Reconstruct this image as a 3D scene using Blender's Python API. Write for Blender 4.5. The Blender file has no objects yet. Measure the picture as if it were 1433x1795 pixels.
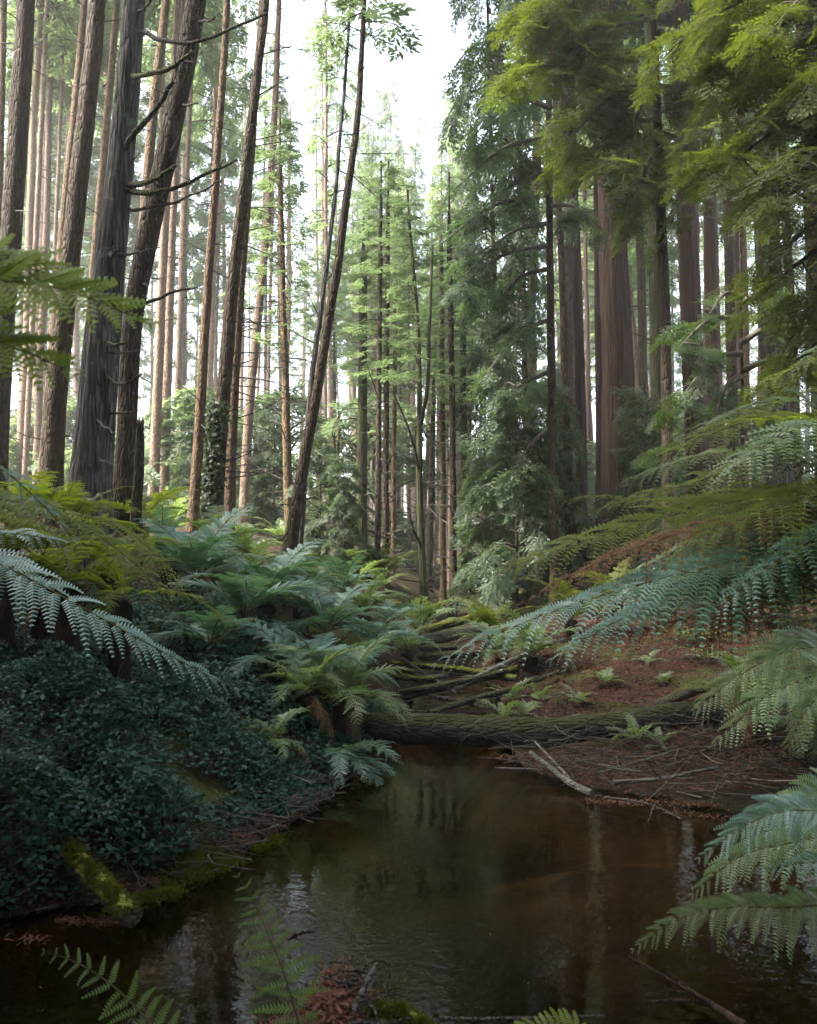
import bpy, math, random
import numpy as np
from mathutils import Vector, Matrix, noise as mnoise

R = math.radians
rng = np.random.default_rng(7)
random.seed(7)
scene = bpy.context.scene
COL = scene.collection

# ------------------------------------------------------------------ camera
F = 1400.0; W0, H0 = 1433.0, 1795.0
CAM = np.array([0.0, 0.0, 1.6]); PITCH = R(2.6)
cam = bpy.data.cameras.new("camera")
cam.sensor_fit = 'VERTICAL'; cam.sensor_height = 36.0
cam.lens = 36.0 * F / H0
cam.clip_start = 0.05; cam.clip_end = 2000
cam.dof.use_dof = True; cam.dof.focus_distance = 9.0; cam.dof.aperture_fstop = 5.0
camo = bpy.data.objects.new("camera", cam); COL.objects.link(camo)
camo.location = CAM; camo.rotation_euler = (R(90) + PITCH, 0, 0)
scene.camera = camo

# ------------------------------------------------------------------ sky, sun, exposure
SUN_EL, SUN_AZ = R(52), R(-102)
world = bpy.data.worlds.new("World"); scene.world = world; world.use_nodes = True
nt = world.node_tree; nt.nodes.clear()
o = nt.nodes.new("ShaderNodeOutputWorld"); b = nt.nodes.new("ShaderNodeBackground")
sky = nt.nodes.new("ShaderNodeTexSky"); sky.sky_type = 'NISHITA'; sky.sun_disc = False
sky.sun_elevation = SUN_EL; sky.sun_rotation = SUN_AZ
sky.air_density = 1.0; sky.dust_density = 4.0; sky.ozone_density = 1.0
hs = nt.nodes.new("ShaderNodeHueSaturation"); hs.inputs['Saturation'].default_value = 0.6
hs.inputs['Value'].default_value = 1.0
nt.links.new(sky.outputs[0], hs.inputs['Color']); nt.links.new(hs.outputs[0], b.inputs[0])
b.inputs[1].default_value = 0.15
nt.links.new(b.outputs[0], o.inputs[0])
sl = bpy.data.lights.new("sun", 'SUN'); sl.energy = 3.8; sl.angle = R(10); sl.color = (1.0, 0.94, 0.84)
so = bpy.data.objects.new("sun", sl); COL.objects.link(so)
sv = Vector((math.sin(SUN_AZ) * math.cos(SUN_EL), math.cos(SUN_AZ) * math.cos(SUN_EL), math.sin(SUN_EL)))
so.rotation_euler = sv.to_track_quat('Z', 'Y').to_euler(); so.location = (0, 0, 60)
vs = scene.view_settings
vs.view_transform = 'Standard'; vs.look = 'None'; vs.exposure = 2.8; vs.gamma = 1.0; vs.use_curve_mapping = False
cy = scene.cycles
cy.max_bounces = 7; cy.diffuse_bounces = 3; cy.glossy_bounces = 2; cy.transmission_bounces = 3
cy.volume_bounces = 1; cy.transparent_max_bounces = 8
cy.use_denoising = True; cy.use_adaptive_sampling = True; cy.adaptive_threshold = 0.02
try: cy.denoiser = 'OPENIMAGEDENOISE'
except Exception: pass
cy.sample_clamp_indirect = 6.0
HAZE_DENSITY = 0.0015

# ------------------------------------------------------------------ helpers
def P(px, py, d):
    """world point seen at photo pixel (px, py), d metres ahead of the camera"""
    x = (px - W0 / 2) / F; v = (H0 / 2 - py) / F
    y = math.cos(PITCH) - v * math.sin(PITCH); z = math.sin(PITCH) + v * math.cos(PITCH)
    return np.array([x, y, z]) * (d / y) + CAM

LY = [-50, 1.4, 2.2, 2.6, 3.45, 3.7, 4.1, 4.7, 5.5, 5.9, 6.8, 8.3, 10, 12, 16, 30, 60, 400]
LX = [-3, -2.6, -2.9, -3.0, -1.95, -1.35, -.95, -.7, -.46, -.33, -.3, .0, .3, .5, .6, .8, 1, 1]
RX = [4, 3.6, 3.9, 4, 3.6, 3.4, 3.0, 2.3, 1.05, .8, .85, .95, .95, 1.0, 1.1, 1.2, 1.4, 1.4]
_ph = rng.uniform(0, 6.28, 40)
def wob(x, y, s, k=0):
    a = _ph[k:k + 8]
    return (np.sin(x * s + a[0] + 1.3 * np.sin(y * s * .7 + a[1])) + np.sin(y * s * 1.1 + a[2] + 1.1 * np.sin(x * s * .8 + a[3]))
            + .5 * np.sin(x * s * 2.3 + a[4] - y * s * 1.9 + a[5]) + .5 * np.sin(x * s * 1.7 + y * s * 2.7 + a[6])) / 3.0
def G(x, y):
    """ground height"""
    x = np.asarray(x, float); y = np.asarray(y, float)
    L = np.interp(y, LY, LX); Rr = np.interp(y, LY, RX)
    base = np.interp(y, [-60, 0, 9, 12, 14, 40, 120, 400], [0, 0, 0, .18, .33, 1.1, 3.0, 4.5])
    dl = np.maximum(L - x, 0); dr = np.maximum(x - Rr, 0)
    inside = np.minimum(x - L, Rr - x)
    hl = .72 * (1 - np.exp(-dl / 1.1)) + .17 * np.minimum(dl, 6) + .04 * np.maximum(dl - 6, 0).clip(0, 60)
    hr = .24 * (1 - np.exp(-dr / .5)) + .11 * np.minimum(dr, 8) + .05 * np.maximum(dr - 8, 0).clip(0, 60)
    hl = hl * np.interp(y, [3, 5.5, 8], [.66, .74, 1.])
    hr = hr * np.interp(y, [5, 6.2, 7.1, 8.4], [.22, .25, .42, 1.])
    bed = -.6 * (1 - np.exp(-np.maximum(inside, 0) / .35))
    bed = bed + .42 * np.exp(-(((x - 1.2) / .95) ** 2 + ((y - 4.45) / .6) ** 2)) + .1 * np.exp(-(((x - .95) / .6) ** 2 + ((y - 3.8) / .3) ** 2))
    bed = np.minimum(bed, -.07 * (1 - np.exp(-np.maximum(inside, 0) / .1)))
    bed = bed * np.interp(y, [1.3, 1.9, 9, 12], [0, 1, 1, .2])
    near = .35 * np.clip((1.9 - y) / .8, 0, 1)
    h = base + np.where(inside > 0, bed, 0) + np.where(dl > 0, hl, 0) + np.where(dr > 0, hr, 0)
    h = np.where(y < 1.9, np.maximum(h, near), h)
    rough = np.clip((dl + dr) / 1.0, 0.12, 1)
    return h + rough * (.07 * wob(x, y, 1.9, 3) + .03 * wob(x, y, 5.3, 11)) + .012 * wob(x, y, 9.0, 20) + np.clip((dl + dr - 4) / 12, 0, 1) * .35 * wob(x, y, .35, 28)
def g(x, y): return float(G(x, y))

def norm(v): 
    n = np.linalg.norm(v, axis=-1, keepdims=True); return v / np.maximum(n, 1e-9)

class MB:
    """collects quads / tris with material indices, builds one mesh"""
    def __init__(s): s.v = []; s.q = []; s.m = []; s.n = 0
    def add(s, v, f, mi=0):
        v = np.asarray(v, float).reshape(-1, 3); f = np.asarray(f, int)
        if len(f) == 0: return
        if f.shape[1] == 3: f = np.concatenate([f, -np.ones((len(f), 1), int) - s.n], 1)
        s.v.append(v); s.q.append(np.where(f < 0, -1, f + s.n)); s.m.append(np.full(len(f), mi)); s.n += len(v)
    def mesh(s, name, mats, smooth=True):
        me = bpy.data.meshes.new(name)
        V = np.concatenate(s.v); Q = np.concatenate(s.q); M = np.concatenate(s.m)
        tot = np.where(Q[:, 3] < 0, 3, 4); st = np.concatenate([[0], np.cumsum(tot)[:-1]])
        loops = Q.reshape(-1); loops = loops[loops >= 0]
        me.vertices.add(len(V)); me.vertices.foreach_set("co", V.astype(np.float32).ravel())
        me.loops.add(len(loops)); me.loops.foreach_set("vertex_index", loops.astype(np.int32))
        me.polygons.add(len(Q)); me.polygons.foreach_set("loop_start", st.astype(np.int32))
        me.polygons.foreach_set("loop_total", tot.astype(np.int32))
        me.polygons.foreach_set("material_index", M.astype(np.int32))
        me.polygons.foreach_set("use_smooth", np.full(len(Q), smooth))
        for mt in (mats if isinstance(mats, (list, tuple)) else [mats]): me.materials.append(mt)
        me.update(calc_edges=True); me.validate()
        return me

def link(name, data, parent=None, loc=(0, 0, 0), rot=None, scale=None):
    ob = bpy.data.objects.new(name, data); COL.objects.link(ob)
    ob.location = loc
    if rot is not None:
        ob.rotation_mode = 'QUATERNION' if isinstance(rot, type(Vector((0, 0, 1)).to_track_quat())) else 'XYZ'
        if ob.rotation_mode == 'QUATERNION': ob.rotation_quaternion = rot
        else: ob.rotation_euler = rot
    if scale is not None: ob.scale = (scale,) * 3 if np.isscalar(scale) else scale
    if parent is not None: ob.parent = parent
    return ob
def tag(ob, label, cat, group=None, kind=None):
    if label: ob["label"] = label
    if cat: ob["category"] = cat
    if group: ob["group"] = group
    if kind: ob["kind"] = kind
    return ob
def thing(name, label, cat, loc=(0, 0, 0), group=None):
    e = bpy.data.objects.new(name, None); COL.objects.link(e); e.location = loc; e.empty_display_size = .1
    return tag(e, label, cat, group)

def resample(pts, m):
    """Catmull-Rom through pts (k, c) -> (m, c)"""
    p = np.asarray(pts, float)
    if len(p) == 2: p = np.array([p[0], (p[0] + p[1]) / 2, p[1]])
    d = np.concatenate([[0], np.cumsum(np.linalg.norm(np.diff(p[:, :3], axis=0), axis=1))])
    e = np.vstack([2 * p[0] - p[1], p, 2 * p[-1] - p[-2]])
    t = np.linspace(0, d[-1], m); i = np.clip(np.searchsorted(d, t, side='right') - 1, 0, len(p) - 2)
    u = ((t - d[i]) / np.maximum(d[i + 1] - d[i], 1e-9))[:, None]
    a, b_, c, e_ = e[i], e[i + 1], e[i + 2], e[i + 3]
    return .5 * (2 * b_ + (c - a) * u + (2 * a - 5 * b_ + 4 * c - e_) * u ** 2 + (3 * b_ - a - 3 * c + e_) * u ** 3)

def frames(p):
    t = norm(np.gradient(p, axis=0)); m = len(p)
    n = np.zeros_like(p); r = np.array([1., 0, 0]) if abs(t[0, 0]) < .8 else np.array([0, 1., 0])
    n[0] = norm(r - t[0] * r.dot(t[0]))
    for i in range(1, m):
        q = n[i - 1] - t[i] * n[i - 1].dot(t[i]); n[i] = q / max(np.linalg.norm(q), 1e-9)
    return t, n, np.cross(t, n)

def tube(mb, pts, rad, n=8, mi=0, mod=None, cap=True):
    """rad: (m,) ; mod: (m,n) radius multiplier"""
    p = np.asarray(pts, float); m = len(p); rad = np.broadcast_to(np.asarray(rad, float), (m,))
    t, a, c = frames(p); th = np.arange(n) * 2 * math.pi / n
    rr = rad[:, None] * (mod if mod is not None else np.ones((m, n)))
    v = p[:, None] + rr[..., None] * (np.cos(th)[None, :, None] * a[:, None] + np.sin(th)[None, :, None] * c[:, None])
    i, j = np.meshgrid(np.arange(m - 1), np.arange(n), indexing='ij'); j2 = (j + 1) % n
    f = np.stack([i * n + j, i * n + j2, (i + 1) * n + j2, (i + 1) * n + j], -1).reshape(-1, 4)
    mb.add(v, f, mi)
    if cap:
        for k, o_ in ((0, 0), (m - 1, (m - 1) * n)):
            ring = v[k]; ctr = p[k] + (t[k] * rad[k] * (.15 if k else -.15))
            fs = [[q, (q + 1) % n, n] if k else [(q + 1) % n, q, n] for q in range(n)]
            mb.add(np.vstack([ring, ctr]), fs, mi)

def bark_mod(m, n, amp, seed, zs, lobes=0):
    """radius multiplier field: vertical furrows that wander, plus lumps"""
    r = np.random.default_rng(seed); th = np.arange(n) * 2 * math.pi / n; out = np.zeros((m, n))
    for k, w in ((1, .8), (2, 1.), (3, .9), (5, .7), (8, .6), (11, .6), (15, .5), (19, .4)):
        if k * 2 > n: break
        ph = r.uniform(0, 6.28) + .8 * np.sin(zs * r.uniform(.3, 1.2) + r.uniform(0, 6.28)) / math.sqrt(k)
        out += w * np.sin(k * th[None] + ph[:, None]) * r.uniform(.5, 1)
    out = 1 + amp * out / 1.8 + amp * .5 * r.normal(0, .35, (m, n))
    return out

# ------------------------------------------------------------------ materials
def new_mat(name):
    m = bpy.data.materials.new(name); m.use_nodes = True
    nt = m.node_tree; nt.nodes.clear()
    out = nt.nodes.new("ShaderNodeOutputMaterial")
    return m, nt, out
class N:
    def __init__(s, nt): s.nt = nt
    def __call__(s, typ, ins=None, **kw):
        n = s.nt.nodes.new(typ)
        for k, v in kw.items(): setattr(n, k, v)
        for k, v in (ins or {}).items():
            if hasattr(v, 'is_output') or hasattr(v, 'links'): s.nt.links.new(v, n.inputs[k])
            else: n.inputs[k].default_value = v
        return n
def c4(c): return (c[0], c[1], c[2], 1)
def ramp(n, fac, stops, interp='LINEAR'):
    r = n("ShaderNodeValToRGB", {0: fac}); cr = r.color_ramp; cr.interpolation = interp
    while len(cr.elements) < len(stops): cr.elements.new(.5)
    for e, (p, c) in zip(cr.elements, stops): e.position = p; e.color = c4(c) if len(c) == 3 else c
    return r.outputs[0]
def mix(n, fac, a, b, blend='MIX'):
    m = n("ShaderNodeMix", data_type='RGBA', blend_type=blend)
    for k, v in ((0, fac), (6, a), (7, b)):
        if hasattr(v, 'links'): n.nt.links.new(v, m.inputs[k])
        else: m.inputs[k].default_value = v if k == 0 else c4(v)
    return m.outputs[2]
def mth(n, op, a, b=0.0, clamp=False):
    m = n("ShaderNodeMath", {0: a, 1: b}, operation=op); m.use_clamp = clamp; return m.outputs[0]

def bark_mat(name, dark, light, moss=(.05, .065, .012), moss_amt=.3, scale=1.0, stretch=.12, bump=.9, flake=.5, moss_up=False, lichen=0.0, along=False):
    m, nt, out = new_mat(name); n = N(nt)
    tc = n("ShaderNodeTexCoord"); oi = n("ShaderNodeObjectInfo")
    off = n("ShaderNodeVectorMath", {0: tc.outputs['Object'], 1: n("ShaderNodeCombineXYZ", {0: mth(n, 'MULTIPLY', oi.outputs['Random'], 37.), 1: mth(n, 'MULTIPLY', oi.outputs['Random'], 19.), 2: mth(n, 'MULTIPLY', oi.outputs['Random'], 53.)}).outputs[0]}, operation='ADD').outputs[0]
    mp = n("ShaderNodeMapping", {0: off, 3: (scale * .18, scale, scale) if along else (scale, scale, scale * stretch)}).outputs[0]
    f1 = n("ShaderNodeTexNoise", {'Vector': mp, 'Scale': 16., 'Detail': 7., 'Roughness': .62}).outputs[0]
    v1 = n("ShaderNodeTexVoronoi", {'Vector': mp, 'Scale': 22., 'Randomness': 1.}, feature='DISTANCE_TO_EDGE').outputs[0]
    plate = ramp(n, v1, [(0, (0, 0, 0)), (.22, (1, 1, 1))])
    big = n("ShaderNodeTexNoise", {'Vector': off, 'Scale': .9, 'Detail': 4.}).outputs[0]
    hgt = mth(n, 'ADD', mth(n, 'MULTIPLY', f1, 1.0), mth(n, 'MULTIPLY', plate, flake))
    col = ramp(n, f1, [(.32, dark), (.68, light)])
    col = mix(n, mth(n, 'MULTIPLY', mth(n, 'SUBTRACT', 1., plate), .6 * flake), col, tuple(.35 * x for x in dark))
    col = mix(n, mth(n, 'MULTIPLY', ramp(n, big, [(.4, (0, 0, 0)), (.7, (1, 1, 1))]), .45), col, tuple(.55 * x for x in light))
    ms = n("ShaderNodeTexNoise", {'Vector': off, 'Scale': 2.2, 'Detail': 6., 'Roughness': .7}).outputs[0]
    if moss_up:
        ge = n("ShaderNodeNewGeometry"); sx = n("ShaderNodeSeparateXYZ", {0: ge.outputs['Normal']})
        up = n("ShaderNodeMapRange", {0: sx.outputs[2], 1: -.1, 2: .8, 3: -.35, 4: .35}).outputs[0]
        ms = mth(n, 'ADD', ms, up)
    mf = ramp(n, ms, [(.62 - moss_amt * .35, (0, 0, 0)), (.74 - moss_amt * .25, (1, 1, 1))])
    fine = n("ShaderNodeTexNoise", {'Vector': off, 'Scale': 60., 'Detail': 3.}).outputs[0]
    mcol = mix(n, fine, tuple(.45 * x for x in moss), tuple(1.5 * x for x in moss))
    col = mix(n, mth(n, 'MULTIPLY', mf, min(1, moss_amt * 1.6)), col, mcol)
    if lichen:
        lf = ramp(n, n("ShaderNodeTexNoise", {'Vector': off, 'Scale': 5., 'Detail': 5., 'Roughness': .75}).outputs[0], [(.58, (0, 0, 0)), (.66, (1, 1, 1))])
        col = mix(n, mth(n, 'MULTIPLY', lf, lichen), col, (.22, .25, .22))
    vary = n("ShaderNodeMapRange", {0: oi.outputs['Random'], 1: 0., 2: 1., 3: .75, 4: 1.25}).outputs[0]
    col = n("ShaderNodeHueSaturation", {'Color': col, 'Value': vary}).outputs[0]
    bp = n("ShaderNodeBump", {'Height': hgt, 'Strength': bump, 'Distance': .03})
    bs = n("ShaderNodeBsdfPrincipled", {'Base Color': col, 'Roughness': .88, 'Normal': bp.outputs[0], 'Specular IOR Level': .25})
    nt.links.new(bs.outputs[0], out.inputs[0]); return m

def leaf_mat(name, a, b, trans=.45, tcol=None, rough=.5, spec=.4, vscale=1.2, back=None):
    """two-tone foliage, per-leaf and per-clump colour variation, translucent"""
    m, nt, out = new_mat(name); n = N(nt)
    tc = n("ShaderNodeTexCoord"); oi = n("ShaderNodeObjectInfo"); ge = n("ShaderNodeNewGeometry")
    big = n("ShaderNodeTexNoise", {'Vector': ge.outputs['Position'], 'Scale': vscale, 'Detail': 3.}).outputs[0]
    f = mth(n, 'ADD', mth(n, 'MULTIPLY', ge.outputs['Random Per Island'], .5), mth(n, 'MULTIPLY', mth(n, 'SUBTRACT', big, .25), 1.1), True)
    f = mth(n, 'ADD', mth(n, 'MULTIPLY', f, .75), mth(n, 'MULTIPLY', oi.outputs['Random'], .25), True)
    col = mix(n, f, a, b)
    col = n('ShaderNodeHueSaturation', {'Color': col, 'Hue': mth(n, 'ADD', .485, mth(n, 'MULTIPLY', oi.outputs['Random'], .03)), 'Value': n('ShaderNodeMapRange', {0: mth(n, 'FRACT', mth(n, 'MULTIPLY', oi.outputs['Random'], 7.3)), 1: 0., 2: 1., 3: .78, 4: 1.2}).outputs[0]}).outputs[0]
    bs = n("ShaderNodeBsdfPrincipled", {'Base Color': col, 'Roughness': rough, 'Specular IOR Level': spec})
    tcl = mix(n, f, tuple(min(1, x * y * 1.5) for x, y in zip(a, tcol or (1.25, 1.3, .5))), tuple(min(1, x * y * 1.5) for x, y in zip(b, tcol or (1.25, 1.3, .5))))
    tr = n("ShaderNodeBsdfTranslucent", {'Color': tcl})
    mx = n("ShaderNodeMixShader", {0: trans, 1: bs.outputs[0], 2: tr.outputs[0]})
    nt.links.new(mx.outputs[0], out.inputs[0]); return m

def plain_mat(name, a, b, scale=20., rough=.8, bump=.3, spec=.3):
    m, nt, out = new_mat(name); n = N(nt)
    tc = n("ShaderNodeTexCoord"); ge = n("ShaderNodeNewGeometry")
    f = n("ShaderNodeTexNoise", {'Vector': tc.outputs['Object'], 'Scale': scale, 'Detail': 5., 'Roughness': .65}).outputs[0]
    f2 = mth(n, 'ADD', mth(n, 'MULTIPLY', f, .8), mth(n, 'MULTIPLY', mth(n, 'SUBTRACT', ge.outputs['Random Per Island'], .5), .6), True)
    col = ramp(n, f2, [(.25, a), (.7, b)])
    bp = n("ShaderNodeBump", {'Height': f, 'Strength': bump, 'Distance': .01})
    bs = n("ShaderNodeBsdfPrincipled", {'Base Color': col, 'Roughness': rough, 'Normal': bp.outputs[0], 'Specular IOR Level': spec})
    nt.links.new(bs.outputs[0], out.inputs[0]); return m

M = {}
M['bark_grey'] = bark_mat('bark_grey', (.02, .017, .015), (.14, .13, .12), moss_amt=.2, scale=.9, bump=1., flake=.9, lichen=.3)
M['bark_dark'] = bark_mat('bark_dark', (.016, .010, .006), (.1, .065, .040), moss_amt=.32, scale=1.1, stretch=.22, bump=1., flake=.8)
M['bark_brown'] = bark_mat('bark_brown', (.046, .027, .015), (.21, .132, .074), moss_amt=.3, scale=1.3, stretch=.3)
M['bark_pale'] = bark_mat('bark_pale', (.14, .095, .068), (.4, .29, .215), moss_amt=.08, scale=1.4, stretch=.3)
M['bark_red'] = bark_mat('bark_red', (.024, .014, .010), (.1, .056, .04), moss_amt=.1, scale=.9, stretch=.05, bump=1.)
M['bark_moss'] = bark_mat('bark_moss', (.03, .026, .02), (.1, .085, .06), moss_amt=.6, scale=1.1)
M['log'] = bark_mat('log_wood', (.012, .010, .008), (.06, .052, .043), moss=(.06, .07, .014), moss_amt=.3, scale=1.2, stretch=.8, moss_up=True, lichen=.2, along=True)
M['log_grey'] = bark_mat('log_grey', (.07, .065, .06), (.24, .225, .205), moss_amt=.08, scale=1.5, stretch=.8, moss_up=True, along=True)
M['log_moss'] = bark_mat('log_moss', (.03, .028, .018), (.1, .085, .05), moss=(.14, .15, .018), moss_amt=.85, scale=1.2, stretch=.8, moss_up=True, along=True)
M['dead_wood'] = bark_mat('dead_wood', (.03, .026, .022), (.12, .1, .085), moss_amt=.25, scale=2., stretch=.8)
M['twig'] = plain_mat('twig', (.025, .02, .016), (.12, .1, .08), 8.)
M['twig_pale'] = plain_mat('twig_pale', (.1, .085, .07), (.33, .29, .25), 10.)
M['leaf_far'] = leaf_mat('leaf_far', (.08, .115, .065), (.165, .2, .115), trans=.5, tcol=(1.1, 1.2, .8), vscale=.35)  # far foliage: haze-lit paleness put into the leaf colour
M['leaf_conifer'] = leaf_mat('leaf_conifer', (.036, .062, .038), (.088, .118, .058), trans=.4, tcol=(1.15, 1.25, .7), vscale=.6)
M['leaf_yellow'] = leaf_mat('leaf_yellow', (.034, .056, .016), (.095, .11, .024), trans=.5, vscale=.8)
M['leaf_dark'] = leaf_mat('leaf_dark', (.02, .045, .022), (.06, .085, .028), trans=.4, vscale=.8)
M['fern_teal'] = leaf_mat('fern_teal', (.06, .14, .112), (.17, .285, .235), trans=.26, rough=.34, spec=.7, vscale=1.5)
M['fern_green'] = leaf_mat('fern_green', (.08, .13, .062), (.19, .255, .125), trans=.36, rough=.38, spec=.55, vscale=1.5)
M['fern_olive'] = leaf_mat('fern_olive', (.065, .09, .014), (.15, .18, .03), trans=.55, rough=.55, spec=.3, vscale=1.5)
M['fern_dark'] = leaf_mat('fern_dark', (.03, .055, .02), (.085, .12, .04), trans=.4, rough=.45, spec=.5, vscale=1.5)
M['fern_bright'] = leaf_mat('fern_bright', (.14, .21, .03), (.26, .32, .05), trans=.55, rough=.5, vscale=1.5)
M['fern_brown'] = leaf_mat('fern_brown', (.075, .035, .016), (.2, .11, .055), trans=.3, tcol=(1, .8, .5), rough=.7, spec=.2)
M['shrub'] = leaf_mat('shrub_leaf', (.004, .016, .011), (.034, .092, .064), trans=.2, rough=.45, spec=.28, vscale=2.5)
M['moss'] = leaf_mat('moss_blade', (.045, .058, .01), (.12, .13, .02), trans=.3, rough=.8, spec=.1, vscale=6.)
M['rachis'] = plain_mat('rachis', (.05, .045, .015), (.13, .11, .04), 20.)
M['rachis_brown'] = plain_mat('rachis_brown', (.04, .022, .012), (.11, .06, .03), 20.)
M['litter'] = leaf_mat('litter', (.05, .019, .011), (.15, .06, .034), trans=.1, tcol=(1, .7, .5), rough=.75, spec=.2, vscale=3.)
M['litter_orange'] = leaf_mat('litter_orange', (.075, .028, .013), (.2, .085, .04), trans=.1, tcol=(1, .7, .5), rough=.6, spec=.3, vscale=3.)

# ------------------------------------------------------------------ ground, water
def axis(segs):
    a = [np.arange(s, e, st) for s, e, st in segs]; return np.unique(np.concatenate(a + [[segs[-1][1]]]).round(4))
gx = axis([(-200, -40, 8), (-40, -12, 1.2), (-12, -5, .3), (-5, 5, .08), (5, 12, .3), (12, 40, 1.2), (40, 200, 8)])
gy = axis([(-60, -4, 4), (-4, 1, .4), (1, 13, .08), (13, 24, .3), (24, 60, 1.2), (60, 260, 8)])
X, Y = np.meshgrid(gx, gy); Z = G(X, Y)
mb = MB(); nx, ny = len(gx), len(gy)
i, j = np.meshgrid(np.arange(ny - 1), np.arange(nx - 1), indexing='ij')
mb.add(np.stack([X, Y, Z], -1), np.stack([i * nx + j, i * nx + j + 1, (i + 1) * nx + j + 1, (i + 1) * nx + j], -1).reshape(-1, 4))
m, ntg, out = new_mat('ground_soil'); n = N(ntg)
ge = n("ShaderNodeNewGeometry"); pos = ge.outputs['Position']
f1 = n("ShaderNodeTexNoise", {'Vector': pos, 'Scale': 30., 'Detail': 8., 'Roughness': .7}).outputs[0]
f2 = n("ShaderNodeTexNoise", {'Vector': pos, 'Scale': 1.4, 'Detail': 5.}).outputs[0]
soil = ramp(n, f1, [(.3, (.012, .008, .005)), (.55, (.036, .019, .010)), (.75, (.085, .042, .022))])
mossg = mix(n, f1, (.02, .03, .008), (.09, .105, .02))
soil = mix(n, ramp(n, f2, [(.5, (0, 0, 0)), (.62, (.8, .8, .8))]), soil, mossg)
sz = n("ShaderNodeSeparateXYZ", {0: pos}).outputs[2]
sandn = n("ShaderNodeTexNoise", {'Vector': n("ShaderNodeMapping", {0: pos, 3: (1., 1.5, 0.)}).outputs[0], 'Scale': 1.6, 'Detail': 6., 'Roughness': .5}).outputs[0]
deep = n('ShaderNodeMapRange', {0: sz, 1: -.28, 2: -.46, 3: 0., 4: .85}).outputs[0]
sand = ramp(n, sandn, [(.3, (.07, .052, .024)), (.5, (.19, .14, .06)), (.7, (.4, .295, .135))])
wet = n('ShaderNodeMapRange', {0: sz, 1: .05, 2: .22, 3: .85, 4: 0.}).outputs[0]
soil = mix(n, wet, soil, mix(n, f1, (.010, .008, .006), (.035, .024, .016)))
under = n("ShaderNodeMapRange", {0: sz, 1: -.02, 2: -.06, 3: 0., 4: 1.}).outputs[0]
sand = mix(n, deep, sand, (.022, .018, .011))
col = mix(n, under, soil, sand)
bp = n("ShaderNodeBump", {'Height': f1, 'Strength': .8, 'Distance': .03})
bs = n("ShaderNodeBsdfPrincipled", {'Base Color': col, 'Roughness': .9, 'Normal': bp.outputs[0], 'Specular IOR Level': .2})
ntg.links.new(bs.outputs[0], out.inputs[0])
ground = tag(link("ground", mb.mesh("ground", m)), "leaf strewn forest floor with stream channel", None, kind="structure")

# water surface: amber, clear and dark, fine ripples and a few ring ripples
m, ntw, out = new_mat('water'); n = N(ntw)
pos = n("ShaderNodeNewGeometry").outputs['Position']
r1 = n("ShaderNodeTexNoise", {'Vector': n("ShaderNodeMapping", {0: pos, 3: (1., 1.6, 1.)}).outputs[0], 'Scale': 16., 'Detail': 3., 'Roughness': .5}).outputs[0]
r2 = n("ShaderNodeTexNoise", {'Vector': pos, 'Scale': 4., 'Detail': 2.}).outputs[0]
patch = ramp(n, n("ShaderNodeTexNoise", {'Vector': pos, 'Scale': 1.1, 'Detail': 2.}).outputs[0], [(.42, (.25, .25, .25)), (.6, (1, 1, 1))])
hgt = mth(n, 'ADD', mth(n, 'MULTIPLY', mth(n, 'MULTIPLY', r1, patch), .5), mth(n, 'MULTIPLY', r2, .3))
r3 = n("ShaderNodeTexNoise", {'Vector': n("ShaderNodeMapping", {0: pos, 3: (1., 1.5, 1.)}).outputs[0], 'Scale': 34., 'Detail': 2., 'Roughness': .5}).outputs[0]
for (qx, qy, qr, sc) in ((.15, 3.25, .55, 20.), (-.38, 3.35, .5, 24.), (.55, 3.5, .4, 22.), (-.05, 4.4, .4, 22.)):
    lp = n("ShaderNodeVectorMath", {0: pos, 1: (-qx, -qy, 0)}, operation='ADD').outputs[0]
    ln = n("ShaderNodeVectorMath", {0: lp}, operation='LENGTH').outputs['Value']
    wv = mth(n, 'SINE', mth(n, 'ADD', mth(n, 'MULTIPLY', ln, sc * 4.5), mth(n, 'MULTIPLY', r2, 9.)))
    mk = n("ShaderNodeMapRange", {0: ln, 1: .1 * qr, 2: qr, 3: 1., 4: 0.}).outputs[0]
    hgt = mth(n, 'ADD', hgt, mth(n, 'MULTIPLY', mth(n, 'ADD', mth(n, 'MULTIPLY', wv, .05), mth(n, 'MULTIPLY', r3, .55)), mk))
bp = n("ShaderNodeBump", {'Height': hgt, 'Strength': .2, 'Distance': .02})
fr = n("ShaderNodeFresnel", {'IOR': 1.33, 'Normal': bp.outputs[0]})
gl = n("ShaderNodeBsdfGlossy", {'Color': (1, 1, 1, 1), 'Roughness': .012, 'Normal': bp.outputs[0]})
tr = n("ShaderNodeBsdfTransparent", {'Color': (.33, .26, .125, 1)})
mx = n("ShaderNodeMixShader", {0: fr.outputs[0], 1: tr.outputs[0], 2: gl.outputs[0]})
ntw.links.new(mx.outputs[0], out.inputs[0])
mb = MB(); mb.add([(-9, .8, 0), (9, .8, 0), (9, 13, 0), (-9, 13, 0)], [[0, 1, 2, 3]])
tag(link("water", mb.mesh("water", m)), "still amber forest stream pool", None, kind="structure")

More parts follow.
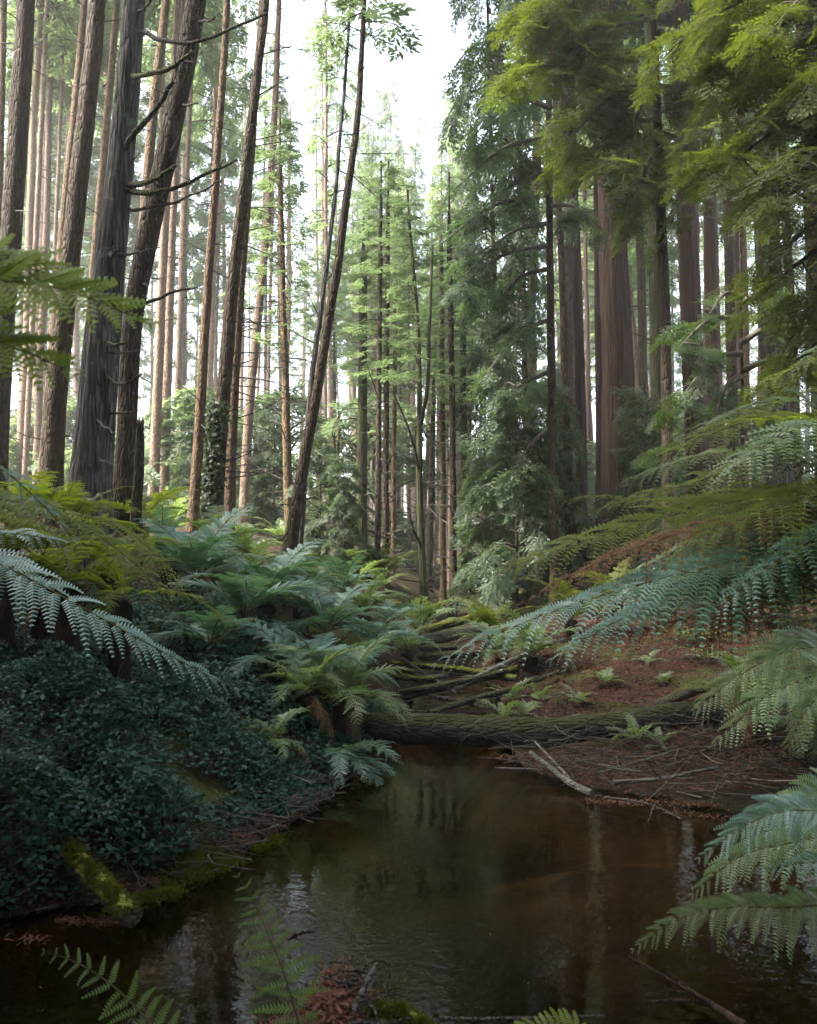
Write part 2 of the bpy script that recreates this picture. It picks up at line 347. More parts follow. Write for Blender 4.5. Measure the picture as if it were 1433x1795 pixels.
# ------------------------------------------------------------------ foliage building blocks
def spray_template(ntw, nn, L, Wd, nl, nw, seed, droop=.25, zj=1.):
    """flat conifer spray along +X: twigs either side, needles as small rhombi -> verts (k,4,3)"""
    r = np.random.default_rng(seed); q = []
    def needle(p, d, up, ln, wd):
        s = np.cross(up, d); s /= np.linalg.norm(s)
        q.append([p, p + d * ln * .45 + s * wd, p + d * ln, p + d * ln * .45 - s * wd])
    for i in range(ntw):
        t = (i + .5) / ntw; sd = 1 if i % 2 else -1
        p = np.array([L * t, 0, -droop * L * t * t]); a = R(r.uniform(38, 62)) * sd
        tl = Wd * (1 - .65 * t) * r.uniform(.7, 1.15)
        d = np.array([math.cos(a), math.sin(a), r.normal(-.12, .15) * zj]); d /= np.linalg.norm(d)
        for k in range(nn):
            u = (k + .6) / nn; pp = p + d * tl * u + np.array([0, 0, -droop * tl * u * u])
            for s2 in (1, -1):
                a2 = a + s2 * R(r.uniform(28, 55)); dd = np.array([math.cos(a2), math.sin(a2), r.normal(-.15, .2) * zj]); dd /= np.linalg.norm(dd)
                up = np.array([r.normal(0, .3 * zj), r.normal(0, .3 * zj), 1.]); needle(pp, dd, up, nl * r.uniform(.7, 1.2) * (1 - .35 * u), nw)
        needle(p + d * tl, d, np.array([0, 0, 1.]), nl, nw)
    needle(np.array([L, 0, -droop * L]), np.array([1, 0, -.3]), np.array([0, 0, 1.]), nl, nw)
    return np.array(q)
SPRAY_FAR = [spray_template(6, 3, .5, .38, .2, .032, 10 + k) for k in range(3)]
SPRAY_MID = [spray_template(9, 5, .46, .34, .115, .016, 20 + k) for k in range(3)]
SPRAY_FLAT = [spray_template(11, 6, .5, .32, .08, .011, 40 + k, .12, .35) for k in range(3)]
SPRAY_NEAR = [spray_template(12, 8, .40, .26, .062, .0085, 30 + k) for k in range(3)]

def put_sprays(mb, temps, pos, fwd, up, sc, mi=0, r=rng):
    """place spray templates at pos with frames"""
    pos, fwd, up, sc = map(np.asarray, (pos, fwd, up, sc))
    if len(pos) == 0: return
    f = norm(fwd); s = norm(np.cross(up, f)); u = np.cross(f, s)
    Rm = np.stack([f, s, u], -1) * sc[:, None, None]
    which = r.integers(0, len(temps), len(pos))
    for k, T in enumerate(temps):
        sel = which == k; c = sel.sum()
        if not c: continue
        v = np.einsum('nij,kpj->nkpi', Rm[sel], T) + pos[sel][:, None, None]
        mb.add(v.reshape(-1, 3), np.arange(c * len(T) * 4).reshape(-1, 4), mi)

def leafy_branch(mb, pts, rad, temps, n_spr, sc, r, start=.2, droop=.3, tube_n=4, mi_leaf=0, mi_wood=1, upv=(0, 0, 1), wood=True):
    p = resample(pts, 12)
    if wood: tube(mb, p, np.linspace(rad, rad * .2, len(p)), tube_n, mi_wood, cap=False)
    t = r.uniform(start, 1., n_spr) ** .8; idx = t * (len(p) - 1); i0 = np.clip(idx.astype(int), 0, len(p) - 2); fr = (idx - i0)[:, None]
    pp = p[i0] * (1 - fr) + p[i0 + 1] * fr; tn = norm(p[i0 + 1] - p[i0])
    side = norm(np.cross(tn, np.array(upv))); sg = r.choice([-1, 1], n_spr)[:, None]
    ang = r.uniform(R(15), R(80), n_spr)[:, None]
    fw = tn * np.cos(ang) + side * sg * np.sin(ang); fw[:, 2] -= droop * r.uniform(.3, 1.4, n_spr)
    up = np.array(upv) + r.normal(0, .2, (n_spr, 3))
    put_sprays(mb, temps, pp + r.normal(0, .03, pp.shape), fw, up, sc * r.uniform(.6, 1.25, n_spr) * (1.15 - .5 * t), mi_leaf, r)

def crown_mesh(name, H, Rmax, nbr, spr, temps, mats, seed, profile='cone', droop=.35, sc=1.3, rise=.15):
    """crown along +Z from 0 to H"""
    r = np.random.default_rng(seed); mb = MB(); az = r.uniform(0, 6.28)
    for k in range(nbr):
        t = (k + r.uniform(0, 1)) / nbr; az += 2.4 + r.normal(0, .4)
        if profile == 'cone': rad = Rmax * (1 - t) ** .75 * min(1, .45 + t * 3)
        elif profile == 'column': rad = Rmax * (1 - t ** 3) * r.uniform(.5, 1.1)
        else: rad = Rmax * math.sin(math.pi * min(1, .18 + .82 * t)) ** .6
        rad *= r.uniform(.55, 1.15); rad = max(rad, .35)
        d = np.array([math.cos(az), math.sin(az), 0]); z0 = H * t
        up = rise * rad * r.uniform(.3, 1.5) * (1 if t > .3 else .3)
        pts = np.array([[0, 0, z0], d * rad * .4 + [0, 0, z0 + up], d * rad * .75 + [0, 0, z0 + up * .9 - droop * rad * .25], d * rad + [0, 0, z0 + up * .5 - droop * rad * .65]])
        leafy_branch(mb, pts, .012 + .014 * rad, temps, max(3, int(spr * (.35 + rad / Rmax))), sc, r, start=.12, droop=droop)
    return mb.mesh(name, mats)

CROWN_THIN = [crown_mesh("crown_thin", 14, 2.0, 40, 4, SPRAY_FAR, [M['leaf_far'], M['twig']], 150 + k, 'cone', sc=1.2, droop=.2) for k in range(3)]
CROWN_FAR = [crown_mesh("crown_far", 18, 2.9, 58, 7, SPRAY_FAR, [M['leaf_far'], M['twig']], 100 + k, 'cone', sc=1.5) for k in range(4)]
CROWN_MID = [crown_mesh("crown_mid", 14, 3.2, 60, 13, SPRAY_MID, [M['leaf_conifer'], M['twig']], 200 + k, 'cone', sc=1.35) for k in range(2)]
CROWN_WIDE = [crown_mesh("crown_wide", 13, 3.4, 46, 10, SPRAY_MID, [M['leaf_yellow'], M['twig']], 300 + k, 'round', droop=.5, sc=1.3) for k in range(2)]
CROWN_COL = [crown_mesh("crown_column", 12, 1.35, 60, 7, SPRAY_MID, [M['leaf_conifer'], M['twig']], 400 + k, 'column', droop=.8, sc=1.15) for k in range(2)]
SAPLING = [crown_mesh("sapling", 3.2, 1.15, 34, 12, SPRAY_MID, [M['leaf_conifer'], M['twig']], 500 + k, 'cone', droop=.5, sc=.75) for k in range(2)]

def dead_twigs(mb, pts, rads, r, count, lmin, lmax, z0=0., z1=1., sub=2, az=None, thin=.012, lift=.1, mi=0):
    """bare side branches along a trunk polyline"""
    p = np.asarray(pts)
    for _ in range(count):
        t = r.uniform(z0, z1); x = t * (len(p) - 1); i0 = min(int(x), len(p) - 2); c = p[i0] * (1 - x + i0) + p[i0 + 1] * (x - i0)
        rr = np.interp(x, range(len(rads)), rads); a = r.uniform(0, 6.28) if az is None else r.normal(az, .5)
        L = r.uniform(lmin, lmax); d = np.array([math.cos(a), math.sin(a), r.normal(lift, .25)]); b = r.normal(0, .35)
        q = [c + d * rr * .6, c + d * (rr + L * .4) + [0, 0, L * .05 * b], c + d * (rr + L * .75) + [0, 0, L * .25 * b], c + d * (rr + L) + [r.normal(0, .05) * L, r.normal(0, .05) * L, L * .55 * b]]
        th = thin * (.6 + .6 * L / lmax); q = resample(q, 6); tube(mb, q, np.linspace(th, th * .25, 6), 4, mi, cap=False)
        for _s in range(r.integers(0, sub + 1)):
            k = r.integers(2, 5); e = norm(d + r.normal(0, .5, 3)) * L * r.uniform(.2, .45)
            tube(mb, resample([q[k], q[k] + e * .5, q[k] + e + [0, 0, -.15 * np.linalg.norm(e)]], 4), np.linspace(th * .45, th * .15, 4), 3, mi, cap=False)
    return mb

# ------------------------------------------------------------------ ferns
def frond_arrays(mb, rach, width, npin, npnl, nhint, r, tilt=30, droop=.25, stem=.14, thick=.006, mi_leaf=0, mi_rib=1, pw=.42, sides=(1, -1), fold=.15, tip=.06, shape=None):
    """bipinnate frond on a rachis polyline"""
    p = resample(rach, 48); L = np.linalg.norm(np.diff(p, axis=0), axis=1).sum()
    tube(mb, p[::3], np.linspace(thick, thick * .25, len(p[::3])), 5, mi_rib, cap=False)
    t = norm(np.gradient(p, axis=0)); nh = np.asarray(nhint, float)
    if nh.ndim == 1: nh = np.broadcast_to(nh, p.shape)
    nr = norm(nh - t * (nh * t).sum(1, keepdims=True)); sd = np.cross(nr, t)
    P4 = []; ribs = []
    for k in range(npin):
        u = stem + (1 - stem) * (k + .5) / npin; w = (u - stem) / (1 - stem)
        env = (min(1, .35 + w * 2.6) * (1 - w) ** .62 + tip * (1 - w)) if shape is None else shape(w)
        x = u * 47; i0 = int(min(x, 46)); fr = x - i0
        for s in sides:
            if r.uniform() < .035: continue
            o = p[i0] * (1 - fr) + p[i0 + 1] * fr
            ln = width * env * r.uniform(.78, 1.08); a = R(tilt + r.normal(0, 6.5) + 18 * w)
            d = sd[i0] * s * math.cos(a) + t[i0] * math.sin(a) + nr[i0] * (fold + r.normal(0, .11)); d /= np.linalg.norm(d)
            nn = max(3, int(npnl * (.35 + .65 * env))); uu = (np.arange(nn) + .7) / nn
            nl = norm(nr[i0] - d * nr[i0].dot(d) + r.normal(0, .07, 3)); cr = np.cross(nl, d); curl = r.normal(0, .12) * ln
            dr = -droop * ln * uu ** 2 * r.uniform(.7, 1.3)
            ctr = o + d * (ln * uu)[:, None] + np.array([0, 0, 1.]) * dr[:, None] + t[i0] * (curl * uu ** 2)[:, None]
            plen = (ln * .165 * pw / .42 * (1 - uu ** 2.2 * .85) * min(1, .5 + env)) + .002
            pwid = ln / nn * .44
            for s2 in (1, -1):
                dd = norm(cr * s2 * .9 + d * .45)
                tipv = ctr + dd * plen[:, None] - nl * (plen * .18)[:, None]
                P4.append(np.stack([ctr - d * pwid, ctr + d * pwid, tipv + d * pwid * .42, tipv - d * pwid * .3], 1))
            ribs.append((o, ctr))
    v = np.concatenate(P4); mb.add(v.reshape(-1, 3), np.arange(len(v) * 4).reshape(-1, 4), mi_leaf)
    # pinna midribs as thin ribbons
    for o, ctr in ribs:
        q = np.vstack([o, ctr]); wv = np.linspace(thick * .35, thick * .08, len(q))[:, None]
        up = np.array([0, 0, 1.]); e = norm(np.cross(norm(np.gradient(q, axis=0)), up)); a_, b_ = q + e * wv + [0, 0, .0008], q - e * wv + [0, 0, .0008]
        k = len(q); ii = np.arange(k - 1)
        mb.add(np.vstack([a_, b_]), np.stack([ii, ii + 1, ii + 1 + k, ii + k], 1), mi_rib)

def arch(L, e0, e1, m=9, side=0.):
    """rachis starting at origin along +X: elevation e0 -> e1 (deg)"""
    e = np.radians(np.linspace(e0, e1, m)); st = L / (m - 1); p = [np.zeros(3)]
    for k in range(m - 1): p.append(p[-1] + st * np.array([math.cos(e[k]), side * math.sin(k * .4), math.sin(e[k])]))
    return np.array(p)
def frond_mesh(name, mats, L=1., e0=60, e1=-35, width=.3, npin=24, npnl=11, seed=0, side=0., droop=.25, thick=.008, **kw):
    mb = MB(); r = np.random.default_rng(seed); frond_arrays(mb, arch(L, e0, e1, side=side), width, npin, npnl, (-.2, 0, 1), r, droop=droop, thick=thick, **kw)
    return mb.mesh(name, mats)
def frond_set(mat, rib='rachis', dead=False, npin=24, npnl=11):
    return [frond_mesh("frond", [M[mat], M[rib]], 1., e0, e1, w, npin, npnl, 600 + i, sd) for i, (e0, e1, w, sd) in enumerate(
        ((62, -30, .27, .03), (48, -45, .29, -.04), (70, -5, .25, .05), (35, -55, .28, .02), (75, -60, .26, -.03)))]
FR = {k: frond_set(k) for k in ('fern_teal', 'fern_green', 'fern_olive')}
FR['fern_brown'] = [frond_mesh("dead_frond", [M['fern_brown'], M['rachis_brown']], 1., e0, e1, .17, 20, 8, 650 + i, .04, droop=.9) for i, (e0, e1) in enumerate(((30, -85), (10, -88)))]
FR['small'] = [frond_mesh("frond", [M['fern_green'], M['rachis']], 1., e0, e1, .24, 15, 5, 670 + i, .03, thick=.01, pw=.6) for i, (e0, e1) in enumerate(((60, -25), (42, -40), (72, 0)))]
# fibrous fern stem
mb = MB(); zz = np.linspace(0, 1, 14); tube(mb, np.stack([.03 * np.sin(zz * 5), .03 * np.cos(zz * 4), zz], -1), .5 * (1 + .12 * np.sin(zz * 9)), 14, 0, bark_mod(14, 14, .25, 5, zz * 9))
FERN_STEM = mb.mesh("fern_stem", bark_mat('fern_stem', (.02, .012, .008), (.09, .05, .03), moss_amt=.2, scale=3., stretch=.4))

def fern(x, y, label, kind='fern_teal', L=.9, nf=10, stem=.25, seed=0, group=None, az=None, name="tree_fern", dead=2, z=None, spread=(.65, 1.15), tilt=0, cat="fern"):
    r = np.random.default_rng(seed); z0 = g(x, y) if z is None else z
    e = thing(name, label, cat, (x, y, z0 - .02), group)
    if stem > 0: link("stem", FERN_STEM, e, (0, 0, -.1), None, (.09 + .07 * L, .09 + .07 * L, stem + .1))
    a0 = r.uniform(0, 6.28); ms = FR[kind]
    for k in range(nf):
        a = a0 + k * 2.399 + r.normal(0, .15) if az is None else r.uniform(R(az[0]), R(az[1]))
        s = L * r.uniform(*spread)
        fo = link("frond", ms[r.integers(0, len(ms))], e, (0, 0, max(stem, 0)), (r.normal(0, .12), R(tilt) + r.normal(0, .14), a), (s, s, s))
    for k in range(dead):
        a = r.uniform(0, 6.28) if az is None else r.uniform(R(az[0]), R(az[1]))
        tag(link("frond", FR['fern_brown'][k % 2], e, (0, 0, max(stem - .03, 0)), (0, 0, a), L * .7), "withered brown frond", None)
    return e

def hero_frond(parent, pix, width, npin, npnl, mat, nh, seed, name="frond", label=None, rib='rachis', **kw):
    """pix: list of (px, py, depth)"""
    r = np.random.default_rng(seed); base = np.array(parent.location)
    pts = np.array([P(*q) for q in pix]) - base; mb = MB()
    frond_arrays(mb, pts, width, npin, npnl, nh, r, **kw)
    ob = link(name, mb.mesh(name, [M[mat], M[rib]]), parent)
    if label: ob["label"] = label
    return ob

# ------------------------------------------------------------------ trees placed one by one
def tree(name, label, pix, d, bark, H=24., group=None, crown=None, crown_at=.45, crown_s=1., crown_label=None, twigs=0, twig_len=(.3, 1.), amp=.05, nseg=20, flare=.25, seed=0, dmy=0., cat="tree", twz=(.05, .6), twaz=None, broken=False, branches=(), thin=.011):
    """pix: [(px, py, width px)...] from the base up, at distance d"""
    r = np.random.default_rng(seed + 1000); q = np.array([list(P(x, y, d + dmy * i / max(1, len(pix) - 1))) + [w * .88 * (d / F) / 2] for i, (x, y, w) in enumerate(pix)])
    # run the base down to the ground
    gz = g(q[0, 0], q[0, 1]); dirn = q[1] - q[0]; k = (gz - .25 - q[0, 2]) / dirn[2]
    b0 = q[0] + dirn * k; b0[3] = q[0, 3]
    if abs(b0[2] - q[0, 2]) > .15 and b0[2] < q[0, 2]: q = np.vstack([b0, q])
    else: q[0, 2] = gz - .25
    # and the top up to its full height
    if not broken and q[-1, 2] < gz + H:
        dr = q[-1] - q[-2]; dr = dr / dr[2]; top = gz + H; z = q[-1, 2]; n_ = 4
        sl_ = dr[:2].copy()
        for i_ in range(1, n_ + 1):
            zz_ = z + (top - z) * i_ / n_; step = (top - z) / n_; sl_ *= .75
            q = np.vstack([q, [q[-1, 0] + sl_[0] * step, q[-1, 1] + sl_[1] * step, zz_, max(.015, q[-1, 3] * (1 - .8 * (i_ / n_) ** 1.3) if i_ < n_ else .02)]])
    m_ = max(24, int((q[-1, 2] - q[0, 2]) / .3)); s = resample(q, m_); rad = np.maximum(s[:, 3], .012)
    base = np.array([s[0, 0], s[0, 1], gz]); pts = s[:, :3] - base
    zs = pts[:, 2]; rad = rad * (1 + flare * np.exp(-np.maximum(zs, 0) / .45))
    wobx = np.cumsum(r.normal(0, .0035, (m_, 2)), 0); wobx -= np.linspace(0, 1, m_)[:, None] * wobx[-1]; pts[:, :2] += wobx
    e = thing(name, label, cat, base, group)
    mb = MB(); tube(mb, pts, rad, nseg, 0, bark_mod(m_, nseg, amp, seed, zs * 1.2))
    if broken:
        for k2 in range(7):
            a = k2 * .9 + r.uniform(0, .4); c = pts[-1] + np.array([math.cos(a), math.sin(a), 0]) * rad[-1] * .7
            tube(mb, [c - [0, 0, .05], c + [r.normal(0, .01), r.normal(0, .01), r.uniform(.03, .16)]], [rad[-1] * .35, .004], 4)
    link("trunk", mb.mesh("trunk", M[bark]), e)
    if twigs:
        mb = MB(); dead_twigs(mb, pts, rad, r, twigs, *twig_len, *twz, az=twaz, thin=thin)
        tag(link("dead_twigs", mb.mesh("dead_twigs", M['twig']), e), None, None, kind="stuff")
    for bi, (bp_, w0, w1, bm) in enumerate(branches):
        bq = np.array([P(*(tuple(t_) + (d - .25 - .12 * ii,))) for ii, t_ in enumerate(bp_)]); bq[0] = P(*bp_[0], d); bs_ = resample(bq, 22) - base
        bs_ += np.concatenate([[[0, 0, 0]], np.cumsum(r.normal(0, .006, (21, 3)), 0)])
        mb = MB(); bl = np.linspace(w0, w1, 22) * d / F / 2
        tube(mb, bs_, bl, 9, 0, bark_mod(22, 9, .18, seed + bi, np.arange(22) * .6))
        if w0 > 5.5: dead_twigs(mb, bs_, bl, r, 4, .05, .22, .35, 1., sub=1, thin=.006)
        link("dead_branch", mb.mesh("dead_branch", M[bm]), e)
    if crown is not None:
        i0 = int(crown_at * (m_ - 1)); dv = Vector(pts[-1] - pts[i0]); cm = crown
        Hc = max(v.co.z for v in cm.vertices) if False else CH[cm.name.split('.')[0]]
        qr = dv.to_track_quat('Z', 'Y'); qr = qr @ Matrix.Rotation(r.uniform(0, 6.28), 3, 'Z').to_quaternion()
        link("crown", cm, e, pts[i0], qr, (crown_s, crown_s, dv.length / Hc))
    return e
CH = {"crown_thin": 14, "crown_far": 18, "crown_mid": 14, "crown_wide": 13, "crown_column": 12, "sapling": 3.2}

B = []
T = tree
L0 = "left stand"
T("conifer_tree", "dark straight trunk cut by the left edge above the pale green frond", [(-8, 900, 44), (4, 600, 42), (22, 400, 40), (36, 180, 38), (46, 0, 34)], 13, 'bark_dark', 28, crown=CROWN_MID[0], crown_s=.42, seed=1, twigs=26)
T("conifer_tree", "thin brown trunk in the top left corner", [(-30, 900, 17), (-6, 500, 15), (6, 100, 13), (9, 0, 12)], 17, 'bark_brown', 28, crown=CROWN_FAR[0], seed=2, twigs=10)
T("conifer_tree", "thick dark trunk left of the grey branched tree", [(88, 900, 47), (96, 720, 42), (118, 520, 39), (140, 320, 37), (160, 140, 35), (172, 0, 34)], 12, 'bark_dark', 30, crown=CROWN_MID[1], crown_s=.42, seed=3, twigs=22, twig_len=(.2, .7))
T("conifer_tree", "olive brown slim trunk close behind the thick dark left trunk", [(72, 880, 21), (106, 440, 19), (130, 200, 18), (148, 0, 17)], 16, 'bark_brown', 30, crown=CROWN_FAR[1], seed=4, twigs=26)
T("conifer_tree", "rough grey tree with bare mossy branches reaching right", [(155, 935, 92), (160, 850, 80), (172, 720, 73), (181, 600, 69), (196, 450, 58), (212, 300, 51), (224, 150, 47), (235, 0, 42)], 9, 'bark_grey', 26, crown=CROWN_MID[0], crown_at=.5, crown_s=.42, seed=5, amp=.075, nseg=44, twigs=8, twig_len=(.1, .3), branches=[
    ([(245, 55), (290, 68), (345, 70), (400, 50), (470, 22)], 9, 3.5, 'dead_wood'), ([(226, 132), (262, 125), (300, 112), (338, 82)], 10, 7, 'bark_moss'),
    ([(218, 268), (240, 230), (275, 185), (305, 142)], 10, 6, 'dead_wood'), ([(218, 325), (255, 322), (285, 306), (305, 290)], 12, 6, 'bark_moss'),
    ([(218, 330), (270, 336), (325, 318), (418, 275)], 11, 3, 'bark_moss'), ([(222, 368), (290, 366), (332, 352), (383, 325)], 6, 2, 'dead_wood'),
    ([(205, 448), (250, 440), (283, 435)], 6, 2, 'dead_wood'), ([(212, 540), (262, 531), (300, 516), (345, 508)], 8, 3, 'dead_wood'),
    ([(236, 20), (258, 15), (272, -5)], 5, 3, 'dead_wood'), ([(178, 596), (190, 604), (214, 601)], 9, 4, 'bark_moss'), ([(185, 616), (215, 619), (245, 617)], 5, 2, 'dead_wood'),
    ([(176, 653), (203, 667), (222, 661), (237, 652)], 9, 3, 'bark_moss'), ([(184, 725), (215, 725), (246, 721)], 5, 2, 'dead_wood'), ([(168, 731), (184, 745), (200, 756)], 5, 3, 'log_grey'),
    ([(172, 800), (188, 806), (212, 811)], 4, 2, 'log_grey'), ([(190, 440), (196, 445), (206, 434)], 9, 6, 'dead_wood')])
T("conifer_tree", "dark trunk bending right behind the grey branched tree", [(212, 920, 44), (222, 750, 38), (232, 560, 38), (262, 400, 42), (292, 270, 42), (312, 170, 42), (344, 0, 40)], 10.5, 'bark_dark', 24, crown=CROWN_MID[1], crown_s=.42, seed=6, nseg=28, twigs=22, twig_len=(.08, .45), branches=[
    ([(345, 40), (360, 38), (375, 35)], 5, 3, 'dead_wood'), ([(318, 182), (335, 176), (346, 177)], 5, 3, 'dead_wood'), ([(296, 278), (306, 264), (316, 246)], 5, 2, 'dead_wood'), ([(300, 115), (322, 105), (348, 106)], 3, 1.5, 'dead_wood')])
T("conifer_tree", "slim brown trunk seen between grey tree and bending dark trunk", [(205, 930, 26), (228, 700, 22), (245, 500, 20), (262, 280, 19), (278, 120, 18), (291, 0, 17)], 15, 'bark_brown', 28, crown=CROWN_FAR[2], crown_s=.42, seed=7, twigs=16)
T("conifer_tree", "thin warm brown trunk behind the grey tree's left side", [(138, 880, 17), (163, 500, 16), (190, 220, 14), (209, 0, 13)], 18, 'bark_brown', 30, crown=CROWN_FAR[3], seed=8, twigs=18)
T("conifer_tree", "slim pale trunk near the left edge among darker ones", [(42, 850, 12), (60, 500, 11), (72, 250, 10), (84, 0, 9)], 22, 'bark_pale', 30, crown=CROWN_FAR[1], seed=9, twigs=20)
T("conifer_tree", "pale needle thin trunk right of the slim pale one at left", [(80, 850, 9), (100, 400, 8), (112, 100, 7), (118, 0, 6)], 25, 'bark_pale', 30, crown=CROWN_FAR[0], seed=10, twigs=20)
T("conifer_tree", "pinkish broad pale trunk at left, first of the sunlit trio", [(266, 955, 21), (276, 700, 19), (287, 450, 17), (300, 200, 15), (312, 0, 13)], 19, 'bark_pale', 32, crown=CROWN_FAR[2], seed=11, twigs=30)
T("conifer_tree", "pinkish pale trunk in the middle of the sunlit trio", [(284, 955, 22), (291, 700, 20), (300, 450, 17), (314, 200, 14), (322, 0, 12)], 20, 'bark_pale', 32, crown=CROWN_FAR[3], seed=12, twigs=26)
T("conifer_tree", "narrow pale trunk, rightmost of the sunlit trio", [(303, 950, 14), (312, 700, 13), (324, 400, 11), (338, 100, 9), (342, 0, 8)], 23, 'bark_pale', 32, crown=CROWN_FAR[0], seed=13, twigs=30)
T("conifer_tree", "straight brown trunk standing alone right of the pale trio", [(336, 972, 25), (345, 820, 22), (358, 600, 19), (376, 330, 16), (388, 150, 15), (397, 0, 14)], 13, 'bark_brown', 27, crown=CROWN_FAR[1], crown_at=.5, crown_s=.42, seed=14, twigs=48, twig_len=(.1, .6))
T("conifer_tree", "brown trunk with dark ivy climbing its foot, left of a touching pair", [(372, 1000, 38), (378, 900, 33), (392, 700, 29), (408, 500, 25), (432, 280, 21), (452, 110, 18), (464, 0, 17)], 11.5, 'bark_dark', 27, crown=CROWN_FAR[2], crown_at=.55, crown_s=.42, seed=15, twigs=40, twig_len=(.3, 1.3), twaz=.3)
T("conifer_tree", "lighter brown trunk, right one of the touching pair", [(400, 990, 25), (405, 800, 22), (414, 600, 20), (427, 400, 18), (443, 200, 15), (456, 0, 12)], 13, 'bark_brown', 27, crown=CROWN_FAR[3], crown_at=.55, crown_s=.42, seed=16, twigs=44, twig_len=(.3, 1.4), twaz=.2)
T("conifer_tree", "pale pink trunk just right of the touching brown pair", [(424, 992, 20), (440, 700, 18), (460, 500, 16), (476, 300, 14), (486, 100, 12), (490, 0, 10)], 17, 'bark_pale', 30, crown=CROWN_FAR[0], crown_at=.6, seed=17, twigs=40, twig_len=(.3, 1.5), twaz=.2)
T("conifer_tree", "ghostly white thin trunk in the bright gap left of the leaning tree", [(461, 985, 10), (466, 850, 8), (472, 650, 7), (478, 400, 6)], 27, 'bark_pale', 17, crown=CROWN_THIN[1], crown_at=.6, crown_s=.6, seed=18)
T("conifer_tree", "long dark leaning trunk with drooping bare twigs beside the sky gap", [(495, 1035, 29), (514, 930, 25), (536, 800, 22), (556, 690, 20), (576, 560, 18), (592, 470, 17), (609, 330, 15), (625, 220, 13), (633, 100, 11), (639, 0, 9)], 11.5, 'bark_dark', 15, crown=CROWN_THIN[2], crown_at=.56, crown_s=.75, seed=19, twigs=40, twig_len=(.4, 1.3), twz=(.4, .95), twaz=0., thin=.008)
T("conifer_tree", "thin grey trunk leaning close behind the long leaning one", [(520, 1020, 14), (546, 690, 12), (562, 560, 10), (583, 400, 9), (600, 220, 7), (610, 90, 6)], 13, 'bark_grey', 15, crown=CROWN_THIN[0], crown_at=.58, crown_s=.6, seed=20, twigs=24, twig_len=(.2, .8))
T("conifer_tree", "reddish stringy trunk rising behind the leaning tree's foot", [(517, 1035, 26), (508, 900, 19), (504, 700, 16), (499, 560, 13), (493, 350, 11)], 16, 'bark_brown', 9, crown=CROWN_THIN[0], crown_at=.5, crown_s=.6, seed=21, twigs=30)
T("tree_snag", "orange brown broken dead trunk with thin twigs in mid distance", [(584, 1015, 12), (585, 880, 10), (585, 765, 8)], 18, 'bark_red', 6, broken=True, seed=22, twigs=24, twig_len=(.2, .9), cat="dead tree")
T("tree_snag", "mossy yellowish dead stem leaning left in mid distance", [(578, 1010, 12), (562, 930, 10), (546, 860, 7), (538, 820, 4)], 17, 'log_moss', 6, broken=True, seed=23, twigs=10, cat="dead tree")
T("tree_snag", "black broken snag standing beside the grey branched tree", [(236, 985, 24), (240, 880, 21), (245, 790, 18), (246, 745, 15)], 9.5, 'bark_dark', 6, broken=True, seed=24, cat="dead tree", amp=.08)
T("conifer_tree", "mossy trunk veiled in hanging foliage at the picture's middle", [(632, 1085, 28), (634, 900, 24), (635, 700, 19), (637, 500, 16)], 17, 'bark_moss', 7.5, crown=CROWN_THIN[1], crown_at=.5, crown_s=.5, seed=25)
T("conifer_tree", "black slim trunk, left of the dark twin trunks mid picture", [(662, 1070, 13), (663, 850, 11.5), (666, 600, 10), (668, 400, 8)], 15, 'bark_dark', 8.0, crown=CROWN_THIN[2], crown_at=.5, crown_s=.5, seed=26, twigs=20)
T("conifer_tree", "dark brown trunk, right of the dark twin trunks mid picture", [(676, 1065, 15), (677, 850, 13), (679, 600, 11), (681, 400, 9)], 16, 'bark_dark', 8.5, crown=CROWN_THIN[0], crown_at=.5, crown_s=.5, seed=27, twigs=20)
T("conifer_tree", "slender brown trunk just right of the dark twins", [(690, 1060, 11), (691, 800, 9), (692, 560, 8)], 18, 'bark_brown', 7.0, crown=CROWN_THIN[0], crown_at=.5, crown_s=.5, seed=28, twigs=26)
T("broadleaf_tree", "dark forked slender tree with curving boughs and mossy foot", [(748, 1092, 17), (741, 980, 14), (736, 850, 13), (737, 700, 11), (732, 560, 8), (718, 400, 6)], 14, 'bark_moss', 7.5, crown=CROWN_THIN[1], crown_at=.5, crown_s=.5, seed=29, twigs=14, branches=[([(737, 830), (722, 770), (705, 720), (692, 690)], 5, 2.5, 'dead_wood'), ([(738, 960), (728, 930), (715, 895)], 5, 3, 'dead_wood'), ([(737, 750), (748, 680), (752, 560), (757, 430)], 8, 4, 'bark_moss')])
T("conifer_tree", "warm brown straight trunk left of the near black one", [(777, 1065, 13), (776, 850, 12), (775, 600, 10), (774, 420, 8)], 17, 'bark_brown', 8.0, crown=CROWN_THIN[2], crown_at=.5, crown_s=.5, seed=30, twigs=30)
T("conifer_tree", "near black straight trunk with grey sheen right of picture middle", [(795, 1082, 16), (794, 850, 13.5), (792, 650, 12), (789, 450, 10)], 15, 'bark_dark', 8.5, crown=CROWN_THIN[0], crown_at=.5, crown_s=.5, seed=31, twigs=18)
T("conifer_tree", "moss green trunk right of the near black one", [(817, 1075, 17), (815, 850, 14), (812, 600, 12)], 17, 'bark_moss', 7.0, crown=CROWN_THIN[0], crown_at=.5, crown_s=.5, seed=32, twigs=20)
T("conifer_tree", "thin dark trunk half hidden in hanging foliage right of middle", [(880, 1020, 11), (876, 800, 10), (868, 560, 9)], 17, 'bark_dark', 20, crown=CROWN_COL[0], crown_at=.15, crown_s=1., seed=33)
T("conifer_tree", "dark slim trunk in shade left of the black pair", [(925, 990, 13), (922, 750, 12), (916, 500, 10)], 16, 'bark_dark', 22, crown=CROWN_COL[1], crown_at=.12, crown_s=1., seed=34, twigs=14)
